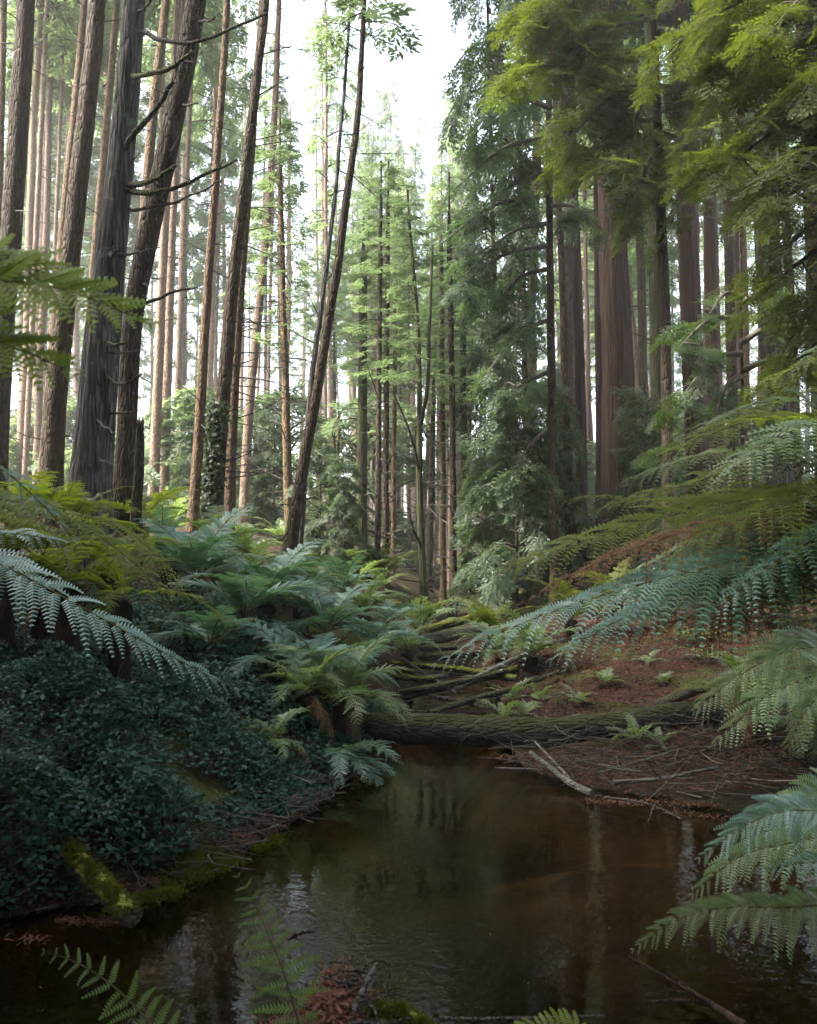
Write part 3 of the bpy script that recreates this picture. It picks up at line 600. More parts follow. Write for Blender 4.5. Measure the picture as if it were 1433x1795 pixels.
T("conifer_tree", "black trunk with wide low boughs right of the bright clearing", [(1000, 905, 22), (994, 760, 18), (988, 560, 15), (980, 380, 13), (972, 150, 11), (968, 0, 9)], 14, 'bark_dark', 20, seed=35, twigs=12, twig_len=(.3, 1.2))
T("conifer_tree", "brown red trunk between black trunk and the great redwood", [(1020, 900, 24), (1018, 700, 22), (1010, 400, 18), (1004, 200, 16), (1000, 0, 14)], 17, 'bark_red', 30, crown=CROWN_MID[1], crown_at=.42, seed=36, twigs=12)
T("redwood_tree", "great redwood with shaded furrowed trunk, thickest on the right", [(1086, 905, 70), (1084, 800, 62), (1080, 620, 55), (1072, 450, 49), (1064, 250, 44), (1056, 0, 36)], 15, 'bark_red', 34, crown=CROWN_WIDE[0], crown_at=.44, crown_s=1., seed=37, amp=.09, nseg=48)
T("conifer_tree", "narrow reddish trunk touching the great redwood's left side", [(1052, 905, 20), (1053, 700, 18), (1050, 450, 16), (1046, 200, 14)], 17.5, 'bark_red', 30, crown=CROWN_MID[0], crown_at=.5, seed=38)
T("conifer_tree", "thin crooked trunk right behind the great redwood", [(1115, 900, 13), (1108, 640, 11), (1096, 420, 9), (1082, 250, 8)], 17, 'bark_dark', 22, crown=CROWN_MID[1], crown_at=.55, crown_s=.7, seed=39)
T("conifer_tree", "moss streaked dark trunk midway between the two redwoods", [(1156, 890, 27), (1152, 700, 25), (1146, 450, 23), (1140, 200, 21), (1134, 0, 18)], 16, 'bark_moss', 30, crown=CROWN_MID[0], crown_at=.4, seed=40, twigs=16)
T("redwood_tree", "second redwood, brown red with stubby dead boughs", [(1226, 890, 46), (1219, 700, 43), (1209, 480, 40), (1199, 250, 35), (1190, 0, 30)], 15.5, 'bark_red', 34, crown=CROWN_WIDE[1], crown_at=.44, seed=41, amp=.08, nseg=40, twigs=12, twig_len=(.3, 1.2))
T("conifer_tree", "red fissured trunk just right of the second redwood", [(1256, 880, 31), (1252, 700, 30), (1245, 480, 27), (1238, 250, 24)], 17, 'bark_red', 30, crown=CROWN_MID[1], crown_at=.4, seed=42, nseg=30, amp=.08)
T("conifer_tree", "dark straight trunk with bright slits of sky on both sides", [(1286, 880, 22), (1283, 700, 21), (1278, 450, 19), (1272, 250, 17)], 16, 'bark_dark', 28, crown=CROWN_MID[0], crown_at=.45, seed=43)
T("conifer_tree", "slim brown trunk left of the broad bluish one at right", [(1312, 880, 14), (1308, 650, 13), (1302, 420, 12)], 21, 'bark_brown', 30, crown=CROWN_FAR[0], crown_at=.45, seed=44, twigs=16)
T("redwood_tree", "broad bluish black trunk near the right edge", [(1368, 900, 56), (1360, 720, 50), (1350, 520, 47), (1342, 320, 44), (1336, 100, 40)], 13, 'bark_grey', 30, crown=CROWN_WIDE[0], crown_at=.42, seed=45, amp=.08, nseg=40)
T("conifer_tree", "narrow trunk hugging the right side of the broad bluish one", [(1398, 900, 21), (1390, 650, 19), (1378, 400, 17)], 14.5, 'bark_dark', 28, crown=CROWN_MID[1], crown_at=.42, seed=46)
T("conifer_tree", "black trunk cut by the right edge under dark foliage", [(1450, 900, 44), (1436, 600, 40), (1424, 300, 36)], 12, 'bark_dark', 28, crown=CROWN_WIDE[1], crown_at=.35, seed=47, nseg=28)

# ------------------------------------------------------------------ the far forest
def trunk_proto(seed, bark):
    r = np.random.default_rng(seed); m_ = 40; z = np.linspace(-.5, 30, m_); w = np.cumsum(r.normal(0, .02, (m_, 2)), 0)
    mb = MB(); tube(mb, np.column_stack([w - w[0], z]), .17 * (1 - z / 32) ** .8 * (1 + .3 * np.exp(-np.maximum(z, 0) / .5)) + .01, 10, 0, bark_mod(m_, 10, .06, seed, z))
    tw = MB(); dead_twigs(tw, np.column_stack([w - w[0], z]), .17 * (1 - z / 32), r, 60, .3, 1.5, .06, .62, sub=1, thin=.014)
    return mb.mesh("trunk", M[bark]), tw.mesh("dead_twigs", M['twig'])
TP = [trunk_proto(900 + k, b_) for k, b_ in enumerate(('bark_pale', 'bark_brown', 'bark_pale', 'bark_dark', 'bark_red'))]
def far_tree(x, y, s, H, label, group, kinds, seed, low=.42, crown=None, cs=1.):
    r = np.random.default_rng(seed); e = thing("conifer_tree", label, "tree", (x, y, g(x, y)), group)
    e.rotation_euler = (r.normal(0, .015), r.normal(.015, .02), r.uniform(0, 6.28))
    tm, tw = TP[r.choice(kinds)]; link("trunk", tm, e, scale=(s, s, H / 30.))
    tag(link("dead_twigs", tw, e, scale=(s, s, H / 30.)), None, None, kind="stuff")
    c = CROWN_FAR[r.integers(0, 4)] if crown in (None, 'none') else crown
    if isinstance(c, list): c = c[r.integers(0, len(c))]
    if crown == 'none': return
    link("crown", c, e, (0, 0, H * low), (0, 0, r.uniform(0, 6.28)), (cs, cs, H * (1 - low) * 1.02 / CH[c.name.split('.')[0]]))
taken = []
def scatter(n_, ylo, yhi, pxlo, pxhi, Hlo, Hhi, label, group, kinds, seed, low=(.38, .6), mind=1.2, srange=(.7, 1.4), crown=None, frac=False, cs=(.8, 1.05)):
    r = np.random.default_rng(seed); made = 0; tries = 0
    while made < n_ and tries < n_ * 60:
        tries += 1; y = math.sqrt(r.uniform(ylo ** 2, yhi ** 2)); px = r.uniform(pxlo, pxhi); x = (px - 716.5) / F * y
        if any((x - a) ** 2 + (y - b_) ** 2 < mind ** 2 for a, b_ in taken): continue
        taken.append((x, y)); s = r.uniform(*srange); made += 1
        far_tree(x, y, s, r.uniform(Hlo, Hhi) * (y if frac else 1), label, group, kinds, seed * 1000 + made, r.uniform(*low), crown, r.uniform(*cs))
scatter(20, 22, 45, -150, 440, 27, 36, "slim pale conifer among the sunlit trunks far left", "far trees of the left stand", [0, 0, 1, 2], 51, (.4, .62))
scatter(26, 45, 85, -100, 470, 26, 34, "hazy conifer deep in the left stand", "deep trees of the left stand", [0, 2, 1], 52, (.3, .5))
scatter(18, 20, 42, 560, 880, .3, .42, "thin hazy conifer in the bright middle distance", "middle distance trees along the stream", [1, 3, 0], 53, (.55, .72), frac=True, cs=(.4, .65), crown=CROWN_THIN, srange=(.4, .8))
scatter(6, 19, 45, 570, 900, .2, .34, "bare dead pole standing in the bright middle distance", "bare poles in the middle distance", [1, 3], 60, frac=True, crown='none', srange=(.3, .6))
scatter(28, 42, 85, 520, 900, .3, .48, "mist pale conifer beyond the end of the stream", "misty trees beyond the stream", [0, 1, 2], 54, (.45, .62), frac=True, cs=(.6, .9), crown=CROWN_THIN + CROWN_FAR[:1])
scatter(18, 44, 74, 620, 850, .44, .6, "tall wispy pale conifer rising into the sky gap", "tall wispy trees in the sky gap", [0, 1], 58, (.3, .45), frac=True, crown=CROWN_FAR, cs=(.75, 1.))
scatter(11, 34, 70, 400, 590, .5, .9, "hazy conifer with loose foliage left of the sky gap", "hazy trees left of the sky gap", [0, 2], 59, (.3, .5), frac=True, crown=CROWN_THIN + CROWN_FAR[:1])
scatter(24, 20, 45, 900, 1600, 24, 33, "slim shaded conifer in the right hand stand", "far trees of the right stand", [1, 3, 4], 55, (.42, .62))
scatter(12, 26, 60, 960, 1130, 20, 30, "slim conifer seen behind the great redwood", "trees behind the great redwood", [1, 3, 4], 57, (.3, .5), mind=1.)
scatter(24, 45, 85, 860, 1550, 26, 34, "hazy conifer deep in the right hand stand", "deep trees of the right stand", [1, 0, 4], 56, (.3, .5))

# unseen trees added beside and behind the viewpoint to shade the foreground
for k_, (x_, y_, c_, s_) in enumerate(((-7., .8, 0, .9), (7.4, .6, 1, .9), (-5.2, -4, 1, 1.), (5.2, -4, 0, 1.), (0.5, -7, 0, 1.1), (-8, -2, 1, 1.2), (8, -2.5, 0, 1.2), (-3.5, -8, 0, 1.3), (4, -8.5, 1, 1.3), (9.5, 3.2, 1, 1.), (-10, 3.5, 0, 1.1), (0, -12, 1, 1.5), (-9, -8, 0, 1.4), (10, -8, 1, 1.4), (-7.6, 5.0, 0, 1.), (-10.5, 8.0, 0, 1.1), (-12, 6.5, 0, 1.1), (-13, 0, 0, 1.3), (13, 0, 1, 1.3), (-7, -14, 1, 1.4), (2, -17, 0, 1.4), (8, -14, 1, 1.4), (15, -6, 0, 1.4), (-15, -5, 1, 1.4), (-13, -15, 0, 1.5), (14, -14, 0, 1.5), (16, 4, 1, 1.3), (6.5, -6, 1, 1.), (-6, -6, 0, 1.), (1.8, -9.5, 1, 1.1), (-1.5, -9, 0, 1.1))):
    far_tree(x_, y_, 1.6, 20 + 1.3 * (k_ % 5), "unseen leafy conifer added around the viewpoint for shade", "unseen shade trees around the viewpoint", [1, 3], 7000 + k_, .03, (CROWN_MID[0], CROWN_WIDE[0])[c_], s_ * (1.4 if y_ < -1 else 1.1))

# ------------------------------------------------------------------ low boughs and saplings on the right
def bough_tree(label, loc_px, d, boughs, temps, mats, seed, spr, sc, trunk=None, H=20, group=None, droop=.18):
    r = np.random.default_rng(seed)
    e = T("conifer_tree", label, trunk, d, 'bark_dark', H, crown=None, seed=seed, nseg=20) if trunk else None
    base = np.array(e.location)
    for k, bp_ in enumerate(boughs):
        pts = np.array([P(*q) for q in bp_]) - base; mb = MB()
        Lb = np.linalg.norm(np.diff(pts, axis=0), axis=1).sum()
        leafy_branch(mb, pts, .042, temps, int(spr * Lb), sc, r, start=.08, droop=droop, tube_n=6)
        # secondary boughlets
        p = resample(pts, 12)
        for _ in range(int(Lb * 2.5)):
            i0 = r.integers(2, 11); tn = norm(p[min(i0 + 1, 11)] - p[i0]); dv = norm(tn * r.uniform(.2, .9) + np.array([r.normal(0, .6), r.normal(0, .6), r.normal(-.05, .2)])) * r.uniform(.35, .95)
            leafy_branch(mb, [p[i0], p[i0] + dv * .5, p[i0] + dv + [0, 0, -.15]], .01, temps, int(spr * .75), sc, r, start=.15, droop=droop, tube_n=3)
        link("bough", mb.mesh("bough", mats), e)
    return e
def fan(px0, py0, d0, tips): return [[(px0, py0 + dy, d0), ((px0 + tx) / 2, (py0 + dy + ty) / 2 - 25, (d0 + td) / 2), (tx, ty, td)] for dy, tx, ty, td in tips]
bough_tree("dark spreading conifer whose leafy boughs hang over the clearing's right side", None, 13, 
    fan(965, 300, 13, [(-250, 850, 60, 12), (-180, 830, 130, 12.5), (-110, 860, 210, 12), (-60, 800, 330, 12), (0, 830, 400, 13), (40, 770, 430, 12), (90, 820, 480, 12.5), (130, 790, 520, 12), (170, 850, 560, 13), (-20, 1080, 290, 12), (60, 1060, 420, 12), (-140, 1060, 120, 12), (-220, 1040, 20, 12), (260, 850, 660, 12.5), (350, 840, 770, 13), (450, 880, 880, 13)]),
    SPRAY_MID, [M['leaf_conifer'], M['twig']], 61, 7, .85, trunk=[(972, 960, 20), (968, 700, 17), (964, 400, 14), (962, 100, 11)], H=18)
bough_tree("yellow green leafy conifer filling the upper right", None, 11,
    fan(1150, 150, 11, [(-250, 960, 20, 10.5), (-200, 920, 70, 10), (-120, 960, 130, 10), (-60, 1000, 180, 10), (0, 1010, 230, 10.3), (60, 1040, 280, 10.5), (-220, 1300, -20, 10), (-100, 1280, 130, 10), (0, 1260, 220, 10), (80, 1240, 320, 10.2), (-40, 1090, 330, 10), (120, 1110, 390, 10.5)]),
    SPRAY_FLAT, [M['leaf_yellow'], M['twig']], 62, 11, 1.05, trunk=[(1172, 940, 24), (1166, 600, 21), (1150, 150, 17)], H=17)
bough_tree("near conifer at the right edge with dark drooping leafy boughs", None, 7,
    fan(1560, 100, 7.3, [(-320, 1330, -120, 6.8), (-250, 1260, -30, 6.5), (-180, 1230, 40, 6.6), (-120, 1290, 100, 6.4), (-60, 1250, 170, 6.8), (0, 1310, 230, 6.3), (60, 1270, 290, 6.6), (120, 1340, 340, 6.4), (180, 1300, 400, 6.7), (240, 1370, 440, 6.4), (300, 1350, 500, 6.6), (380, 1400, 560, 6.5), (460, 1390, 640, 6.7), (-200, 1380, 20, 6.0), (-60, 1400, 180, 6.0), (80, 1400, 300, 6.1)]),
    SPRAY_FLAT, [M['leaf_yellow'], M['twig']], 63, 10, .85, trunk=[(1575, 1000, 80), (1568, 600, 74), (1560, 100, 66)], H=15)
bough_tree("slender young conifer with pale flat sprays under the redwoods", None, 9.5,
    fan(1300, 560, 9.5, [(0, 1190, 610, 9), (60, 1200, 690, 9.2), (100, 1250, 740, 9), (40, 1400, 600, 9), (90, 1420, 660, 9), (-40, 1240, 560, 9.3), (-30, 1390, 540, 9.2), (150, 1330, 770, 9)]),
    SPRAY_FLAT, [M['leaf_dark'], M['twig']], 64, 16, .62, trunk=[(1306, 980, 9), (1302, 700, 7), (1300, 520, 5)], H=5.2)

def sapling(px, d, s, label, k, seed, group=None, mat=None):
    x = (px - 716.5) / F * d; e = thing("conifer_sapling", label, "sapling", (x, d, g(x, d)), group)
    mb = MB(); tube(mb, [(0, 0, -.1), (.02, 0, 1.6 * s), (0, .01, 3.2 * s)], [.03 * s, .02 * s, .005], 6); link("trunk", mb.mesh("trunk", M['twig']), e)
    link("crown", SAPLING[k], e, (0, 0, .05), (0, 0, seed), s)
BUSH = [crown_mesh("bush", 3.2, 1.5, 40, 9, SPRAY_FAR, [M['leaf_far'], M['twig']], 520 + k, 'round', droop=.25, sc=.8, rise=.5) for k in range(2)]
r = np.random.default_rng(77)
for k_ in range(70):
    y = r.uniform(20, 60); px = r.uniform(-50, 1450)
    if 520 < px < 960 and k_ % 6: px = px - 480 if k_ % 2 else px + 480
    x = (px - 716.5) / F * y; s_ = r.uniform(.6, 1.5)
    e = thing("understory_bush", "pale hazy bush low between the far trunks", "bush", (x, y, g(x, y) - .1), "understory bushes of the far forest"); link("foliage", BUSH[k_ % 2], e, (0, 0, 0), (0, 0, r.uniform(0, 6)), (s_ * 1.3, s_ * 1.3, s_))
sapling(560, 14.5, .75, "feathery grey green sapling left of the veiled trunk", 0, 1.)
sapling(602, 14, .62, "low dense sapling at the veiled trunk's foot", 1, 2.)
sapling(850, 15, 1.0, "bushy sapling below the dark hanging boughs", 0, 5.)
sapling(905, 13.5, 1.2, "tall dark sapling right of the bushy one", 1, 6.)
sapling(960, 14, 1.2, "dark sapling at the foot of the wide boughed conifer", 0, 7.)
sapling(1135, 14, 1.1, "shaded sapling between the two redwoods", 1, 8.)
sapling(480, 20, 1., "pale sapling in the bright gap left of the leaning tree", 0, 9.)
sapling(350, 19, 1., "pale sapling beyond the brown trunks at left", 1, 10.)

# ------------------------------------------------------------------ ivy at the foot of the left trunk
mb = MB(); r = np.random.default_rng(71); nn = 2600; zz = r.uniform(0, 1, nn) ** 1.7 * 2.3; c0 = P(378, 900, 11.5); c1 = P(392, 700, 11.5)
cz = zz + g(c0[0], c0[1]); tt = (cz - c0[2]) / (c1[2] - c0[2]); cx = c0[0] + tt * (c1[0] - c0[0]); a = r.normal(R(215), .8, nn)
pp = np.stack([cx + np.cos(a) * (.15 + r.uniform(0, .07, nn)), 11.5 + np.sin(a) * (.15 + r.uniform(0, .07, nn)), cz], -1)
def leaves(mb, pos, nrm, size, r, mi=0, asp=.45, fold=.15):
    """small pointed leaves, two faces folded along the midrib"""
    k = len(pos); nrm = norm(nrm); q = norm(np.cross(nrm, r.normal(0, 1, (k, 3)))); s = np.cross(nrm, q); sz = np.broadcast_to(np.asarray(size), (k,))[:, None]
    a_, t_ = pos - q * sz * .5, pos + q * sz * .5; l_ = pos + s * sz * asp * .5 + nrm * sz * fold; r_ = pos - s * sz * asp * .5 + nrm * sz * fold
    v = np.stack([a_, l_, t_, r_], 1).reshape(-1, 3); b4 = np.arange(k)[:, None] * 4
    mb.add(v, np.concatenate([b4 + [0, 2, 1], b4 + [0, 3, 2]]), mi)
leaves(mb, pp, np.stack([np.cos(a), np.sin(a), .4 + 0 * a], -1) + r.normal(0, .4, (nn, 3)), r.uniform(.05, .09, nn), r, asp=.8)
tag(link("ivy", mb.mesh("ivy", M['leaf_dark'])), "dark ivy climbing the foot of the brown trunk", "ivy")

# ------------------------------------------------------------------ left bank: low glossy shrub mass
r = np.random.default_rng(81); nn = 190000
sy = r.uniform(3.0, 7.6, nn); sx = r.uniform(-.62 * sy - .2, .1); Ls = np.interp(sy, LY, LX)
lump = .24 + .2 * wob(sx, sy, 2.6, 5) + .17 * wob(sx, sy, 6.5, 15)
dist = Ls - sx; keep = (dist > -.02 + .09 * wob(sx, sy, 4., 9)) & (sx > -.62 * sy - .2); keep &= ~((sy < 4.7) & (dist < .1 + .06 * wob(sx, sy, 5., 1)) & (sx > -1.35) & (sy > 3.6))
hh = lump * np.clip(dist / np.where(sy > 4.3, .9, .5) + np.where(sy > 4.3, .12, .4), 0, 1); u = np.clip((np.floor(r.uniform(0, 1, nn) ** .6 * 5) + r.normal(.5, .16, nn)) / 5, 0, 1.1)
keep &= (wob(sx, sy, 5.5, 2) + .6 * wob(sx, sy, 14., 12) + r.normal(0, .35, nn)) > -.15
sz_ = G(sx, sy) + hh * u; pos = np.stack([sx, sy, sz_], -1)[keep]
mb = MB(); leaves(mb, pos, np.array([.0, -.1, 1.]) + r.normal(0, .36, pos.shape), r.uniform(.014, .05, len(pos)), r, asp=.62)
for k in range(420):
    q = pos[r.integers(0, len(pos))]; d_ = np.array([r.normal(0, .18), r.normal(-.05, .15), r.uniform(-.15, .2)])
    tube(mb, resample([q - [0, 0, .1], q + d_ * .5 + [0, 0, .04], q + d_], 5), np.linspace(.003, .001, 5), 3, 1, cap=False)
tag(link("shrub_undergrowth", mb.mesh("shrub_undergrowth", [M['shrub'], M['twig']])), "dense dark teal small leaved undergrowth covering the left bank", "undergrowth", kind="stuff")

# mossy shore strip on the left, built from short blades
def moss_patch(name, label, pts, nrm, r, ln=.025, parent=None):
    mb = MB(); k = len(pts); d_ = norm(nrm + r.normal(0, .45, (k, 3))) * (ln * r.uniform(.5, 1.3, k))[:, None]; s = norm(np.cross(d_, r.normal(0, 1, (k, 3)))) * (ln * .16)
    mb.add(np.stack([pts - s, pts + s, pts + d_], 1).reshape(-1, 3), np.arange(k * 3).reshape(-1, 3))
    ob = link(name, mb.mesh(name, M['moss']), parent); tag(ob, label, None if parent else "moss", kind="stuff"); return ob
r = np.random.default_rng(83); pts = []
for (px, py, sx_, sy_, k) in ((345, 1512, .13, .07, 5200), (258, 1556, .12, .05, 3600), (474, 1463, .08, .05, 1800), (395, 1500, .1, .03, 1200)):
    d_ = 1.6 * F / (py - 961) * .985; c = P(px, py, d_); a_ = r.normal(0, 1, (k, 2)); xx = c[0] + a_[:, 0] * sx_ * .6; yy = c[1] + a_[:, 1] * sy_ + a_[:, 0] * .05
    kp = wob(xx, yy, 14., 4) + r.normal(0, .3, k) > -.25; hump = .05 * np.exp(-.5 * (a_ ** 2).sum(1)) + .012 * wob(xx, yy, 30., 9)
    pts.append(np.stack([xx, yy, np.maximum(G(xx, yy), -.01) + hump * r.uniform(.3, 1, k)], -1)[kp])
pts = np.concatenate(pts)
moss_patch("shore_moss", "bright yellow green moss along the left waterline", pts, np.array([.2, -.2, 1.]), r, .02)

# ------------------------------------------------------------------ logs and fallen branches
def log(name, label, pix, w0, w1, mat, seed, n=16, amp=.07, cat="log", group=None, moss=0, sub=None, stubs=0, m=40):
    r = np.random.default_rng(seed); pts = np.array([P(*q) for q in pix]); base = pts[0].copy(); s = resample(pts - base, m)
    dm = np.mean([q[2] for q in pix]); rad = np.linspace(w0, w1, m) * dm / F / 2
    s = s + np.concatenate([np.zeros((1, 3)), np.cumsum(r.normal(0, .12, (m - 1, 3)), 0)]) * rad.mean() * .3
    mb = MB(); tube(mb, s, rad, n, 0, bark_mod(m, n, amp, seed, np.arange(m) * .5))
    if stubs: dead_twigs(mb, s, rad, r, stubs, .08, .3, .05, .95, sub=1, thin=.008)
    ob = tag(link(name, mb.mesh(name, M[mat]), None, base), label, cat, group)
    if moss:
        t = r.uniform(0, m - 1.001, moss); i0 = t.astype(int); fr = (t - i0)[:, None]; c = s[i0] * (1 - fr) + s[i0 + 1] * fr; rr = rad[i0][:, None]
        tn = norm(s[i0 + 1] - s[i0]); side = norm(np.cross(tn, [0, 0, 1.])); up = np.cross(side, tn); a = r.normal(.15, .6, moss)[:, None]
        nr = up * np.cos(a) + side * np.sin(a); kp = wob(t * .35, a[:, 0] * 1.5, 1.7, 3) + r.normal(0, .3, moss) > .12
        moss_patch("moss", None, (c + nr * rr * .99)[kp], nr[kp], r, .022, ob)
    return ob
log("fallen_log", "thick dark log lying across the stream, moss on top", [(560, 1262, 7.3), (650, 1276, 6.9), (760, 1281, 6.7), (880, 1288, 6.5), (980, 1290, 6.4), (1090, 1278, 6.5), (1180, 1265, 6.7), (1260, 1262, 6.9)], 54, 44, 'log', 91, n=22, moss=3000, stubs=5)
log("fallen_log", "grey mossy log resting above the thick one on the right bank", [(975, 1236, 7.6), (1040, 1240, 7.5), (1110, 1246, 7.3), (1220, 1258, 7.1)], 21, 24, 'log', 92, moss=1600)
log("fallen_branch", "dark bare bough slanting up from the crossing log toward the right ferns", [(1145, 1240, 7.2), (1195, 1220, 7.2), (1240, 1200, 7.3), (1320, 1165, 7.6)], 16, 24, 'dead_wood', 93, cat="branch", stubs=3)
log("fallen_log", "slim mossy log behind the crossing log, upper of the crossed pair", [(690, 1225, 8.3), (760, 1208, 8.4), (830, 1193, 8.6), (905, 1172, 8.8)], 14, 14, 'log_moss', 94, moss=1200)
log("fallen_log", "dark slim log under the slim mossy one", [(700, 1216, 8.2), (760, 1205, 8.2), (820, 1195, 8.4), (890, 1180, 8.6)], 13, 10, 'log', 95)
log("fallen_log", "thin grey pole over the stream beside the slim mossy log", [(735, 1190, 9.0), (800, 1182, 9.), (870, 1168, 9.2), (960, 1130, 9.6)], 9, 7, 'log_grey', 96)
log("fallen_log", "long thin mossy log crossing above the narrow water", [(668, 1160, 9.4), (750, 1168, 9.1), (830, 1178, 8.8), (905, 1190, 8.5)], 10, 12, 'log_moss', 117, moss=900)
log("fallen_log", "dark pole sloping up right from the narrow water", [(752, 1250, 7.5), (830, 1226, 7.8), (905, 1206, 8.1), (980, 1178, 8.5)], 10, 8, 'log', 118, stubs=4)
log("fallen_branch", "grey forked branch propped over the thin mossy log", [(790, 1212, 8.3), (850, 1180, 8.5), (915, 1150, 8.8), (990, 1120, 9.2)], 8, 6, 'log_grey', 119, cat="branch", stubs=6)
log("fallen_log", "moss topped log end poking from the ferns above the narrow water", [(640, 1180, 8.9), (700, 1186, 8.7), (765, 1190, 8.5)], 13, 11, 'log_moss', 120, moss=700)
log("fallen_branch", "pale bare stick crossing the moss topped log end", [(700, 1150, 9.2), (745, 1180, 8.8), (800, 1216, 8.2)], 5, 4, 'log_grey', 121, cat="branch", n=8)
log("fallen_log", "short dark log lying across the stream before the smooth grey one", [(680, 1152, 10.2), (760, 1150, 10.2), (850, 1146, 10.3)], 13, 11, 'log', 122, moss=500)
log("fallen_branch", "low dark branch lying over the narrow water behind the crossing log", [(755, 1220, 8.0), (800, 1228, 7.9), (860, 1242, 7.7)], 8, 7, 'dead_wood', 97, cat="branch")
log("fallen_log", "smooth grey log bridging the stream in the mid distance", [(670, 1126, 11.), (730, 1124, 11.), (780, 1118, 11.2), (850, 1102, 11.6)], 22, 18, 'log_grey', 98, amp=.04)
log("fallen_log", "yellow mossed log above the smooth grey one", [(690, 1115, 12.), (740, 1106, 12.), (800, 1092, 12.4), (890, 1068, 13.)], 15, 13, 'log_moss', 99, moss=1600)
log("fallen_log", "dark log in shade under the smooth grey one", [(665, 1140, 10.6), (730, 1138, 10.6), (800, 1136, 10.7)], 12, 10, 'log', 100)
log("fallen_log", "short moss coated log sloping into the water at left", [(108, 1474, 3.8), (140, 1514, 3.66), (180, 1558, 3.52), (238, 1612, 3.36)], 34, 34, 'log_moss', 101, moss=9000, n=18)
log("fallen_log", "small rotten log lying low on the right bank under ferns", [(1090, 1262, 7.0), (1160, 1272, 6.8), (1235, 1280, 6.7)], 22, 18, 'log', 102)
log("fallen_branch", "pale grey stick slanting from the log into the shallow water", [(930, 1318, 5.75), (965, 1345, 5.55), (1000, 1372, 5.35), (1038, 1390, 5.15)], 7, 12, 'log_grey', 103, cat="branch", n=10)
log("fallen_branch", "second thin pale stick beside the slanting grey one", [(938, 1300, 5.8), (975, 1340, 5.55), (1010, 1378, 5.3)], 4, 5, 'log_grey', 104, cat="branch", n=8)
log("fallen_branch", "long grey curved branch lying along the right shore", [(1075, 1372, 5.2), (1130, 1368, 5.2), (1180, 1362, 5.2), (1215, 1354, 5.25), (1260, 1346, 5.3)], 8, 5, 'log_grey', 105, cat="branch", n=10, stubs=3)
log("fallen_branch", "thin pale branch floating with its tip toward the pool", [(1060, 1398, 5.05), (1110, 1404, 4.97), (1150, 1414, 4.87), (1195, 1436, 4.68)], 5, 3, 'log_grey', 106, cat="branch", n=8, stubs=3)
log("fallen_branch", "dark stick lying flat on the water left of the slanting grey stick", [(868, 1346, 5.7), (905, 1347, 5.7), (952, 1349, 5.65)], 3, 4, 'log_grey', 107, cat="branch", n=8)
log("fallen_branch", "long thin twig leaning on the right bank debris", [(1045, 1356, 5.4), (1110, 1338, 5.5), (1190, 1314, 5.65)], 3, 3, 'log_grey', 108, cat="branch", n=6)
log("fallen_branch", "black curved stick floating at the bottom edge", [(770, 1786, 2.72), (860, 1787, 2.71), (960, 1785, 2.72), (1060, 1780, 2.73)], 8, 5, 'dead_wood', 109, cat="branch", n=8)
log("fallen_branch", "pale weathered stick rising from the foreground debris heap", [(596, 1830, 2.5), (625, 1760, 2.6), (648, 1712, 2.66), (660, 1690, 2.7)], 12, 8, 'log_grey', 110, cat="branch", n=10)
log("fallen_branch", "slim bluish grey twig beside the pale foreground stick", [(615, 1830, 2.52), (632, 1770, 2.6), (650, 1727, 2.66), (668, 1704, 2.7)], 6, 4, 'log_grey', 111, cat="branch", n=8)
log("fallen_branch", "dark curved twig arching over the foreground heap", [(628, 1710, 2.75), (650, 1686, 2.76), (672, 1684, 2.76), (684, 1700, 2.75), (678, 1730, 2.72)], 5, 4, 'dead_wood', 112, cat="branch", n=8)
log("fallen_log", "mossy end of a log at the bottom edge right of the foreground sticks", [(630, 1800, 2.62), (680, 1778, 2.62), (720, 1790, 2.6), (770, 1840, 2.55)], 34, 26, 'log_moss', 113, moss=5000, n=16)
log("fallen_branch", "short brown driftwood beside the foreground fern tip", [(505, 1645, 3.0), (525, 1636, 3.0), (552, 1632, 3.0)], 9, 6, 'dead_wood', 114, cat="branch", n=8)
log("fallen_branch", "reddish rotten stick floating at the bottom right", [(1190, 1720, 2.95), (1225, 1745, 2.88), (1262, 1768, 2.8), (1310, 1800, 2.7)], 5, 14, 'bark_red', 115, cat="branch", n=10, stubs=6, amp=.2)
log("fallen_branch", "faint pale stick half sunk by the left shore", [(120, 1578, 3.75), (160, 1590, 3.7), (205, 1602, 3.6)], 8, 6, 'dead_wood', 116, cat="branch", n=8)

# twig tangle on the right shore
def twig_tangle(name, label, n_, f, r, mat, lmin=.1, lmax=.6, th=.004):
    mb = MB()
    for _ in range(n_):
        x, y, z = f(r); L_ = r.uniform(lmin, lmax); a = r.uniform(0, 6.28); d_ = np.array([math.cos(a), math.sin(a) * .6, r.normal(.05, .22)]) * L_
        p0 = np.array([x, y, z]); rr = th * r.uniform(.4, 1.5)
        tube(mb, resample([p0 - d_ / 2, p0 + r.normal(0, .04, 3) * L_, p0 + d_ / 2 + r.normal(0, .06, 3) * L_], 5), np.linspace(rr, rr * .4, 5), 4, 0, cap=False)
    return tag(link(name, mb.mesh(name, M[mat])), label, "twigs", kind="stuff")
r = np.random.default_rng(121)
def f_right(r):
    y = r.uniform(4.95, 6.6); x = r.uniform(np.interp(y, LY, RX) - .05, 3.6); return x, y, max(g(x, y), 0) + r.uniform(0, .14)
twig_tangle("twig_debris", "tangle of dark dead twigs on the right shore below the log", 620, f_right, r, 'twig')
twig_tangle("twig_debris", "pale dry twigs strewn over the right shore tangle", 60, f_right, r, 'twig_pale', th=.0035)
def f_front(r): 
    q = P(r.normal(605, 52), 1760, 2.66); return q[0], q[1] + r.normal(0, .08), .03 + r.uniform(0, .18) * math.exp(-((q[0] + .2) / .16) ** 2)
